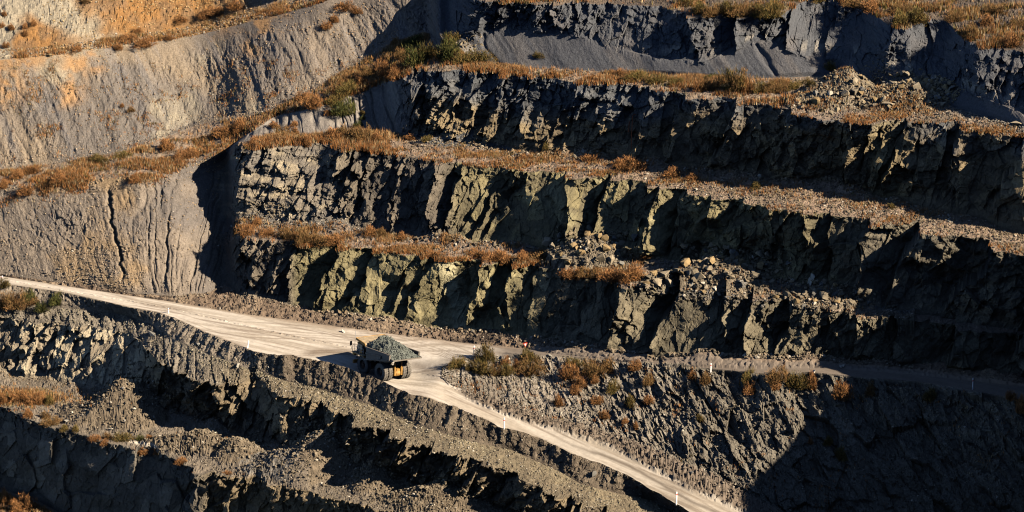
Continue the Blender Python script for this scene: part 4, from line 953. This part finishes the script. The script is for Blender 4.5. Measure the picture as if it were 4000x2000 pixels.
for a in ((711,339,38,24,'brown'),(742,338,28,20,'dry'),(742,315,24,12,'dry'),(690,318,30,14,'dry'),(768,365,30,26,'dry'),(640,362,40,20,'dry'),(670,362,36,18,'dry'),(840,350,60,26,'dry'),(875,350,60,32,'brown'),(915,350,60,34,'brown'),(945,352,40,22,'dry'),(1074,353,28,14,'olive'),(1029,350,30,14,'dry'),(1375,374,26,16,'olive'),(1589,423,70,26,'dry'),(1560,420,50,22,'dry'),(1484,407,44,18,'dry'),(1690,440,60,20,'dry'),(1740,450,44,16,'dry'),(1320,398,34,12,'dry'),(1900,470,40,14,'olive'),(2240,520,30,12,'olive')): shrub(*a, 'on the second bench')
for a in ((720,596,50,26,'brown'),(760,605,60,30,'brown'),(800,612,60,28,'brown'),(840,612,50,22,'dry'),(670,590,40,18,'dry'),(620,590,36,26,'dry'),(645,567,30,20,'dry'),(930,590,40,22,'dry'),(960,590,30,18,'brown'),(1010,602,36,18,'dry'),(1090,640,50,14,'dry'),(1200,640,50,16,'dry'),(1240,650,60,20,'dry'),(1270,660,50,26,'dry'),(1370,648,60,20,'brown'),(1310,652,40,22,'dry'),(1440,698,60,22,'dry'),(1480,694,60,22,'brown'),(1540,702,70,26,'dry'),(1590,700,70,36,'dry'),(1620,650,24,20,'dry')): shrub(*a, 'on the lowest bench')
for a in ((1603,203,60,22,'olive'),(1655,206,54,20,'olive'),(1701,210,40,18,'olive'),(1760,226,40,26,'dry'),(1790,224,50,30,'brown'),(1788,198,40,16,'green'),(1840,225,70,50,'olive'),(1862,226,56,50,'brown'),(1880,230,40,30,'dry'),(1914,228,44,24,'olive'),(1953,231,50,32,'brown'),(1997,220,44,20,'olive'),(2033,213,36,18,'olive'),(2089,172,26,22,'olive'),(1354,143,26,14,'olive'),(1560,190,40,18,'dry')): shrub(*a, 'on the third bench')
for a in ((1725,8,50,20,'olive'),(1760,30,60,24,'olive'),(1790,38,56,26,'brown'),(1830,34,60,30,'olive'),(1870,38,60,30,'brown'),(1910,40,60,30,'olive'),(1945,42,50,40,'olive'),(2060,2,50,18,'olive'),(2150,12,60,20,'brown'),(2190,26,60,26,'dry'),(2260,62,60,34,'olive'),(2310,52,70,34,'olive'),(2270,30,50,20,'brown'),(2400,50,50,24,'brown'),(2440,90,60,28,'brown'),(2480,60,50,24,'dry'),(2540,115,60,30,'dry'),(2500,35,50,20,'brown'),(2560,70,50,24,'brown'),(2350,25,40,16,'brown')): shrub(*a, 'on the ground at upper right')
ORD = ['first','second','third','fourth','fifth','sixth','seventh','eighth','ninth','tenth','eleventh','twelfth','thirteenth','fourteenth','fifteenth','sixteenth','seventeenth','eighteenth','nineteenth','twentieth']
cnt = {}
for s_ in SHR: cnt.setdefault((s_[4], s_[5]), []).append(s_)
for (kind, zone), L_ in cnt.items():
    L_.sort(key=lambda q: q[0])
    for k, (px, py, w, h, _, _) in enumerate(L_):
        p = ground_at(px, py); sc_ = (15.8*460)/np.linalg.norm(p-CAM)
        o = bpy.data.objects.new('shrub', rgp.choice(BM_[kind])); C.objects.link(o)
        W = w/sc_*1.08; H = h/sc_/.94*(1.1 if kind == 'green' else 1.35)
        o.scale = (W, W*.85, min(H, W*1.5)*1.15); o.rotation_euler = (0, 0, rgp.uniform(0, 6.28)); o.location = p-np.array([0, 0, .1])
        o['category'] = 'shrub'; o['group'] = 'shrubs '+zone
        o['label'] = (LOOK[kind]+' '+zone) if len(L_) == 1 else '%s %s, %s from the left' % (LOOK[kind], zone, ORD[k])
# ------------------------------------------------------------------ dump truck
def pmat(name, col, rough=.6, metal=0, spec=.4, detail=.2, noise=1.5, bump=0):
    return mat(name, col, rough=rough, metal=metal, spec=spec, detail=detail, noise=noise, bump=bump)
M_YEL = pmat('yellow_paint', (.38, .20, .045), detail=.5); M_DYEL = pmat('dusty_yellow', (.34, .26, .16), .8, detail=.45)
M_BODY = pmat('dusty_steel', (.17, .145, .115), .7, detail=.35); M_DARK = pmat('dark_steel', (.05, .048, .045), .7)
M_TYRE = pmat('tyre_rubber', (.17, .15, .125), .95, spec=.1, detail=.3, noise=3); M_GLASS = pmat('cab_glass', (.10, .22, .20), .15, spec=.6, detail=.05)
M_RIM = pmat('rim', (.05, .032, .02), .8); M_WHITE = pmat('white_plastic', (.82, .80, .76), .6, detail=.04); M_RED = pmat('red_reflector', (.55, .03, .02), .5, detail=.05)
M_LAMP = pmat('lamp_lens', (.6, .6, .55), .3, detail=.02); M_GALV = pmat('galvanised_steel', (.45, .44, .42), .5, metal=.3)
M_RUST = pmat('rusty_pipe', (.30, .085, .03), .8)
def box(bm, a, b, rot=None, piv=None):
    r = bmesh.ops.create_cube(bm, size=1)['verts']
    s = [b[i]-a[i] for i in range(3)]; c = [(a[i]+b[i])/2 for i in range(3)]
    for v in r: v.co = Vector((v.co.x*s[0]+c[0], v.co.y*s[1]+c[1], v.co.z*s[2]+c[2]))
    return r
def prism(bm, pts, y0, y1):
    a = [bm.verts.new((x, y0, z)) for x, z in pts]; b = [bm.verts.new((x, y1, z)) for x, z in pts]
    bm.faces.new(a); bm.faces.new(b[::-1]); n = len(pts)
    for i in range(n): bm.faces.new((a[i], b[i], b[(i+1) % n], a[(i+1) % n]))
def tube(bm, pts, r, seg=8):
    prev = None
    for i, p in enumerate(pts):
        p = Vector(p); d = (Vector(pts[min(i+1, len(pts)-1)])-Vector(pts[max(i-1, 0)])).normalized()
        a = d.cross(Vector((0, 0, 1))); a = a.normalized() if a.length > .01 else Vector((1, 0, 0)); b = d.cross(a)
        ring = [bm.verts.new(p+r*(math.cos(t)*a+math.sin(t)*b)) for t in [6.2832*k/seg for k in range(seg)]]
        if prev:
            for k in range(seg): bm.faces.new((prev[k], prev[(k+1) % seg], ring[(k+1) % seg], ring[k]))
        else: bm.faces.new(ring)
        prev = ring
    bm.faces.new(prev[::-1])
def lathe_y(bm, prof, cx, cy, cz, seg=40):
    """profile of (y, radius) turned round the axle"""
    R_ = []
    for y, r in prof: R_.append([bm.verts.new((cx+r*math.cos(t), cy+y, cz+r*math.sin(t))) for t in [6.28318*k/seg for k in range(seg)]])
    for i in range(len(R_)-1):
        for k in range(seg): bm.faces.new((R_[i][k], R_[i][(k+1) % seg], R_[i+1][(k+1) % seg], R_[i+1][k]))
    if prof[0][1] > 0: bm.faces.new(R_[0])
    if prof[-1][1] > 0: bm.faces.new(R_[-1][::-1])
def part(name, bm, m, parent=None, bev=0, **kw):
    bmesh.ops.remove_doubles(bm, verts=bm.verts, dist=1e-5)
    bmesh.ops.recalc_face_normals(bm, faces=bm.faces)
    if bev: bmesh.ops.bevel(bm, geom=list(bm.edges), offset=bev, segments=1, affect='EDGES', clamp_overlap=True)
    me = bpy.data.meshes.new(name); bm.to_mesh(me); bm.free(); me.materials.append(m)
    o = bpy.data.objects.new(name, me); C.objects.link(o)
    if parent: o.parent = parent
    for k, v in kw.items(): o[k] = v
    return o
T = bpy.data.objects.new('dump_truck', None); C.objects.link(T); T.matrix_world = TM
T['label'] = 'loaded yellow mining dump truck with grey body turning on the pale haul road'; T['category'] = 'dump truck'
B = bmesh.new
bm = B(); box(bm, (-1.1, .35, .95), (6.7, .75, 1.5)); box(bm, (-1.1, -.75, .95), (6.7, -.35, 1.5)); box(bm, (1.2, -.9, .8), (3.4, .9, 1.7)); box(bm, (4.2, -1.7, 1.1), (5.0, 1.7, 1.5))
for s_ in (1, -1): box(bm, (3.0, .8*s_, 1.0), (3.9, 1.9*s_, 1.9))
part('chassis', bm, M_DARK, T, .03)
bm = B(); box(bm, (5.5, -1.35, 1.3), (6.85, 1.35, 2.75)); part('engine_hood', bm, M_YEL, T, .06)
bm = B(); box(bm, (6.85, -2.35, 1.0), (7.1, 2.35, 1.55)); bf = part('front_bumper', bm, M_YEL, T, .04)
bm = B()
for k in range(9): box(bm, (6.86, -1.1, 1.66+k*.115), (6.93, 1.1, 1.72+k*.115))
part('grille', bm, M_DARK, T)
for s_ in (1, -1):
    bm = B(); box(bm, (6.87, 1.55*s_, 1.75), (6.97, 1.9*s_, 2.0)); part('headlight', bm, M_LAMP, T, .02)
    bm = B(); prism(bm, [(3.95, 2.55), (4.1, 2.8), (6.9, 2.8), (6.9, 2.35), (6.5, 2.35), (6.3, 2.7), (4.2, 2.7)], s_*1.36, s_*2.6); part('fender', bm, M_YEL, T, .02)
bm = B(); box(bm, (4.0, -2.6, 2.802), (7.05, 2.6, 2.88)); dk_ = part('deck', bm, M_DYEL, T, .02)
bm = B()
for (x, y) in ((7.0, 2.55), (7.0, 1.9), (6.1, 2.55), (5.1, 2.55), (4.2, 2.55), (7.0, -2.55), (7.0, -.9), (7.0, 0), (7.0, 1.0), (6.0, -2.55), (4.9, -2.55)):
    tube(bm, [(x, y, 2.88), (x, y, 3.85)], .025, 6)
for pts in ([(4.2, 2.55, 3.85), (7.0, 2.55, 3.85), (7.0, 1.9, 3.85)], [(4.2, 2.55, 3.4), (7.0, 2.55, 3.4)], [(7.0, 1.0, 3.85), (7.0, -2.55, 3.85), (4.9, -2.55, 3.85)], [(7.0, 1.0, 3.4), (7.0, -2.55, 3.4), (4.9, -2.55, 3.4)]): tube(bm, pts, .025, 6)
part('handrail', bm, M_GALV, dk_)
bm = B()
for y in (1.35, 1.85): tube(bm, [(7.12, y, 1.0), (7.16, y, 2.9)], .03, 6)
for k in range(6): tube(bm, [(7.14, 1.35, 1.15+k*.3), (7.14, 1.85, 1.15+k*.3)], .025, 6)
part('ladder', bm, M_GALV, T)
# cab
bm = B(); prism(bm, [(4.75, 2.89), (6.3, 2.89), (6.38, 3.5), (6.2, 4.35), (4.85, 4.35), (4.75, 3.6)], .75, 2.25); cab = part('cab', bm, M_DARK, T, .05)
bm = B(); prism(bm, [(4.7, 4.355), (6.35, 4.355), (6.3, 4.45), (4.74, 4.45)], .68, 2.32); part('cab_roof', bm, M_YEL, cab, .03)
for a, b in (((4.95, 3.45), (5.5, 4.25)), ((5.62, 3.45), (6.1, 4.25))):
    bm = B(); box(bm, (a[0], 2.252, a[1]), (b[0], 2.27, b[1])); part('side_window', bm, M_GLASS, cab)
bm = B(); box(bm, (4.95, 2.252, 2.95), (5.5, 2.275, 3.45)); part('door', bm, M_YEL, cab)
bm = B(); v = [bm.verts.new(c) for c in ((6.39, .9, 3.55), (6.39, 2.1, 3.55), (6.24, 2.1, 4.28), (6.24, .9, 4.28))]; bm.faces.new(v); r_ = bmesh.ops.extrude_face_region(bm, geom=bm.faces[:]); bmesh.ops.translate(bm, vec=(.02, 0, 0), verts=[q for q in r_['geom'] if isinstance(q, bmesh.types.BMVert)]); part('windscreen', bm, M_GLASS, cab)
bm = B(); v = [bm.verts.new(c) for c in ((4.73, 1.0, 3.65), (4.73, 2.0, 3.65), (4.82, 2.0, 4.25), (4.82, 1.0, 4.25))]; bm.faces.new(v); r_ = bmesh.ops.extrude_face_region(bm, geom=bm.faces[:]); bmesh.ops.translate(bm, vec=(-.02, 0, 0), verts=[q for q in r_['geom'] if isinstance(q, bmesh.types.BMVert)]); part('rear_window', bm, M_GLASS, cab)
for s_ in (1, -1):
    bm = B(); tube(bm, [(6.9, s_*2.55, 2.9), (7.15, s_*2.75, 3.6), (7.15, s_*2.75, 4.45)], .03, 6); box(bm, (7.1, s_*2.6, 3.75), (7.18, s_*2.95, 4.4)); part('mirror', bm, M_DARK, T)
bm = B(); tube(bm, [(6.8, 2.3, 2.9), (6.8, 2.3, 6.0)], .03, 6); part('whip_aerial', bm, M_GALV, T)
bm = B(); box(bm, (5.2, -2.3, 2.89), (6.5, -1.1, 3.9)); tube(bm, [(5.8, -1.7, 3.9), (5.8, -1.7, 4.35)], .22, 12); part('air_cleaner', bm, M_YEL, T, .04)
# body
W_ = 2.62
side = [(3.5, 4.3), (-2.7, 4.5), (-2.7, 3.78), (3.35, 2.45)]
body = bpy.data.objects.new('dump_body', None)
bm = B()
for s_ in (1, -1): prism(bm, side, s_*(W_-.1), s_*W_)
prism(bm, [(3.5, 4.3), (3.4, 4.3), (3.2, 2.45), (3.35, 2.45)], -W_+.1, W_-.1)                # front wall
prism(bm, [(3.35, 2.45), (3.2, 2.6), (-1.8, 3.6), (-3.5, 3.98), (-3.5, 3.78), (-1.7, 3.3)], -W_+.1, W_-.1)   # floor and duck tail
prism(bm, [(-2.7, 3.78), (-2.7, 4.05), (-3.5, 3.98), (-3.5, 3.78)], W_-.1, W_); prism(bm, [(-2.7, 3.78), (-2.7, 4.05), (-3.5, 3.98), (-3.5, 3.78)], -W_, -W_+.1)
body = part('dump_body', bm, M_BODY, T, .02)
for s_ in (1, -1):
    bm = B(); prism(bm, [(3.6, 4.42), (-2.75, 4.62), (-2.75, 4.45), (3.6, 4.25)], s_*(W_-.12), s_*(W_+.12)); part('top_rail', bm, M_BODY, body, .02)
    bm = B(); prism(bm, [(3.4, 2.55), (-2.4, 3.86), (-2.4, 3.70), (3.4, 2.39)], s_*W_, s_*(W_+.3)); part('side_shelf', bm, M_BODY, body, .02)
    bm = B(); prism(bm, [(3.42, 3.55), (-.4, 4.0), (-.4, 3.86), (3.42, 3.38)], s_*W_, s_*(W_+.16)); prism(bm, [(-.4, 4.0), (-.5, 4.0), (-.5, 3.45), (-.4, 3.43)], s_*W_, s_*(W_+.16)); part('side_rib', bm, M_BODY, body, .01)
    bm = B(); prism(bm, [(-1.85, 4.5), (-2.72, 4.55), (-2.72, 3.7), (-1.85, 3.6)], s_*W_, s_*(W_+.22)); part('corner_post', bm, M_BODY, body, .02)
bm = B(); prism(bm, [(3.5, 4.35), (3.95, 4.78), (6.2, 5.12), (6.2, 5.02), (4.0, 4.68), (3.62, 4.3)], -W_+.15, W_-.15); can = part('canopy', bm, M_DYEL, body, .02)
for s_ in (1, -1):
    bm = B(); prism(bm, [(3.5, 4.35), (3.95, 4.82), (6.22, 5.16), (6.22, 4.84), (4.25, 4.5), (3.7, 4.2)], s_*(W_-.149), s_*(W_-.02)); part('canopy_rim', bm, M_YEL, can, .02)
bm = B(); box(bm, (6.222, -W_+.14, 4.82), (6.28, W_-.14, 5.16)); part('canopy_lip', bm, M_YEL, can, .01)
bm = B()
for k in range(4):
    x = 2.4-k*1.25; z = 2.45+(3.2-x)*.2
    box(bm, (x, -W_+.15, z-.25), (x+.22, W_-.15, z+.02))
part('floor_rib', bm, M_DARK, body)
bm = B()
for s_ in (1, -1): tube(bm, [(2.6, s_*.95, 1.4), (.9, s_*1.0, 3.0)], .16, 12)
part('hoist_cylinder', bm, M_DARK, T)
# axle, differential and struts
bm = B(); tube(bm, [(0, -1.6, 1.33), (0, 1.6, 1.33)], .38, 16); lathe_y(bm, [(-.62, .3), (-.5, .62), (-.2, .74), (.2, .74), (.5, .62), (.62, .3)], 0, 0, 1.33, 24); box(bm, (-1.3, -.3, 1.15), (-.5, .3, 1.9)); lathe_y(bm, [(-.5, .2), (-.35, .5), (.35, .5), (.5, .2)], -.9, 0, 1.2, 20); part('rear_axle', bm, M_YEL, T)
for s_ in (1, -1):
    bm = B(); tube(bm, [(-1.25, s_*.6, .95), (-1.25, s_*.6, 2.1)], .2, 12); tube(bm, [(-1.25, s_*.6, 2.1), (-1.2, s_*.6, 2.9)], .12, 12); part('suspension_strut', bm, M_YEL, T)
def wheel(x, y, out, front=False):
    R = 1.33; w = .72
    bm = B(); prof = [(-w/2+.02, .72), (-w/2, .95), (-w/2+.01, R-.16), (-w/2+.1, R-.03), (-w/2+.18, R), (w/2-.18, R), (w/2-.1, R-.03), (w/2-.01, R-.16), (w/2, .95), (w/2-.02, .72)]
    lathe_y(bm, prof+[prof[0]], x, y, R, 48)
    for k in range(34):    # tread lugs
        a = 6.2832*k/34
        for s_ in (-1, 1):
            r = bmesh.ops.create_cube(bm, size=1)['verts']
            for v in r:
                q = Vector((v.co.x*.13, v.co.y*w*.40+s_*w*.25, v.co.z*.07)); ang = a+(.09 if s_ > 0 else 0)
                v.co = Vector((x+(R+.015+q.z)*math.cos(ang)-q.x*math.sin(ang), y+q.y, R+(R+.015+q.z)*math.sin(ang)+q.x*math.cos(ang)))
    t = part('wheel', bm, M_TYRE, T)
    bm = B(); o_ = out*(.12 if front else -.02)
    lathe_y(bm, [(-w/2+.05, .72), (-w/2+.15, .62), (o_-.02*out, .58), (o_, .30), (o_+out*.14, .26), (o_+out*.14, 0.001)] if out > 0 else [(w/2-.05, .72), (w/2-.15, .62), (o_+.02, .58), (o_, .30), (o_-.14, .26), (o_-.14, .001)], x, y, R, 32)
    part('rim', bm, M_RIM, t)
for s_ in (1, -1):
    wheel(4.57, 2.0*s_, s_, True); wheel(0, 2.12*s_, s_); wheel(0, 1.28*s_, s_)
# the load
n1, n2 = 90, 64
xx = np.linspace(3.35, -3.25, n1)[:, None]*np.ones((1, n2)); yy = np.linspace(-2.5, 2.5, n2)[None]*np.ones((n1, 1))
base = np.interp(xx, [-3.25, -2.6, -1.5, 3.35], [3.98, 4.1, 4.3, 4.25])
hgt = 1.35*np.exp(-(np.abs((xx-1.5)/1.8)**3)-(np.abs(yy/1.75)**3))+.55*np.exp(-((xx-3.0)/1)**2)+.95*np.exp(-((xx+.9)/1.5)**2-((yy+.3)/1.8)**2)+.25*np.exp(-((xx-2.8)/.8)**2)
ed = sst(-3.3, -2.4, xx)*sst(0, .7, 2.52-np.abs(yy)); zz = base-.12+hgt*ed+.16*facets(xx/.32, yy/.32, 5, 1.5)[0]+.14*facets(xx/.8, yy/.8, 6, 1.4)[0]+.05*facets(xx/.14, yy/.14, 7)[0]
lv = np.stack([xx, yy, zz], -1).reshape(-1, 3); skirt_lo = np.array(lv); 
Rm = np.array(TM.to_3x3()); Tt = np.array(TM.translation)
I_ = np.arange(n1*n2).reshape(n1, n2); qf = np.stack([I_[:-1, :-1], I_[:-1, 1:], I_[1:, 1:], I_[1:, :-1]], -1).reshape(-1, 4)
lc = np.array((.125, .135, .115))[None]*(1+.5*(facets(xx/.32, yy/.32, 5)[1].reshape(-1, 1)-.5)); lc = lc*(1-.25*np.exp(-((xx-1.1)/.9)**2).reshape(-1, 1)*(zz.reshape(-1, 1) > 5))
me = make_mesh('rock_load', lv@Rm.T+Tt, qf[:, ::-1], M_STONE, lc); ro = link('rock_load', me)
ro['label'] = 'heap of grey-green broken rock piled in the body of the dump truck'; ro['category'] = 'rock load'
rg = np.random.default_rng(4); k_ = rg.integers(0, len(lv), 900); pts = (lv[k_]+np.array([0, 0, .02]))@Rm.T+Tt
lo2 = stones('load_rocks', [(pts, .10, .42, np.array((.145, .155, .133))*np.ones((900, 1))*(1+.0*pts[:, :1]))], 77)

# ------------------------------------------------------------------ marker posts, sign, pipe
def post(px, py, h, label, lean=(0, 0), band=True):
    p = ground_at(px, py)
    o = bpy.data.objects.new('marker_post', None); C.objects.link(o); o.location = p; o.rotation_euler = (lean[0], lean[1], rgp.uniform(.5, .75))
    o['label'] = label; o['category'] = 'marker post'; o['group'] = 'white marker posts along the roads'
    bm = B(); box(bm, (-.11, -.05, -.2), (.11, .05, h)); box(bm, (-.11, -.035, h), (.11, .035, h+.03)); part('post', bm, M_WHITE, o, .012)
    if band:
        bm = B(); box(bm, (-.136, -.056, h*.74), (.136, .056, h*.82)); part('reflector', bm, M_RED, o, .004)
post(1195, 895, 1.75, 'white marker post at the road fork, left of the shrubs')
post(1268, 1079, 1.8, 'white marker post on the berm of the ramp, nearest below the fork')
post(1702, 1264, 1.95, 'white marker post on the berm at the bottom of the ramp')
post(1784, 932, 1.45, 'white marker post beside the upper road, between two shrubs')
post(2444, 977, 1.85, 'white marker post beside the shaded upper road, far right')
post(425, 787, .9, 'short white marker post at the corner of the road, left')
post(5, 704, 1.0, 'white marker post beside the road at the left edge')
post(622, 872, 1.25, 'thin leaning cream marker post at the edge of the road, left of the truck', (0, .22), False)
p = ground_at(1320, 889)
sg = bpy.data.objects.new('yield_sign', None); C.objects.link(sg); sg.location = p; sg.rotation_euler = (0, 0, math.radians(22))
sg['label'] = 'red and white triangular yield sign on a thin grey post'; sg['category'] = 'road sign'
bm = B(); tube(bm, [(0, .03, -.3), (0, .03, 1.9)], .03, 8); part('post', bm, M_GALV, sg)
def tri(bm, w, h, z, y0, y1):
    c = [(-w/2, z+h/2), (w/2, z+h/2), (0, z-h/2)]
    a = [bm.verts.new((x, y0, q)) for x, q in c]; b = [bm.verts.new((x, y1, q)) for x, q in c]
    bm.faces.new(a); bm.faces.new(b[::-1])
    for i in range(3): bm.faces.new((a[i], b[i], b[(i+1) % 3], a[(i+1) % 3]))
M_SR = pmat('sign_red', (.75, .05, .015), .5, detail=.03)
bm = B(); tri(bm, .72, .85, 1.62, -.02, 0); pl_ = part('sign_plate', bm, M_SR, sg)
bm = B(); tri(bm, .40, .48, 1.66, -.032, -.022); part('sign_centre', bm, M_WHITE, pl_)
a_ = ground_at(1587, 368); b_ = ground_at(1590, 285)
d_ = Vector(b_)-Vector(a_)
pp = [Vector(a_)+Vector((0, -.5, -.1)), Vector(a_)+d_*.5+Vector((-.05, -.7, 0)), Vector(b_)+Vector((0, -.6, -.3)), Vector(b_)+Vector((.12, -.5, .0)), Vector(b_)+Vector((.4, -.3, .05)), Vector(b_)+Vector((.9, .1, -.15))]
bm = B(); tube(bm, [q[:] for q in pp], .06, 8); o_ = part('rusty_pipe', bm, M_RUST); o_['label'] = 'long thin rusty red pipe hanging down the third rock face'; o_['category'] = 'pipe'
a_ = ground_at(1580, 325); b_ = ground_at(1580, 300)
bm = B(); tube(bm, [(a_[0], a_[1]-.4, a_[2]-.3), (b_[0], b_[1]-.4, b_[2])], .055, 8); o_ = part('rusty_pipe', bm, M_RUST); o_['label'] = 'short rusty pipe end on the rock left of the long hanging pipe'; o_['category'] = 'pipe'
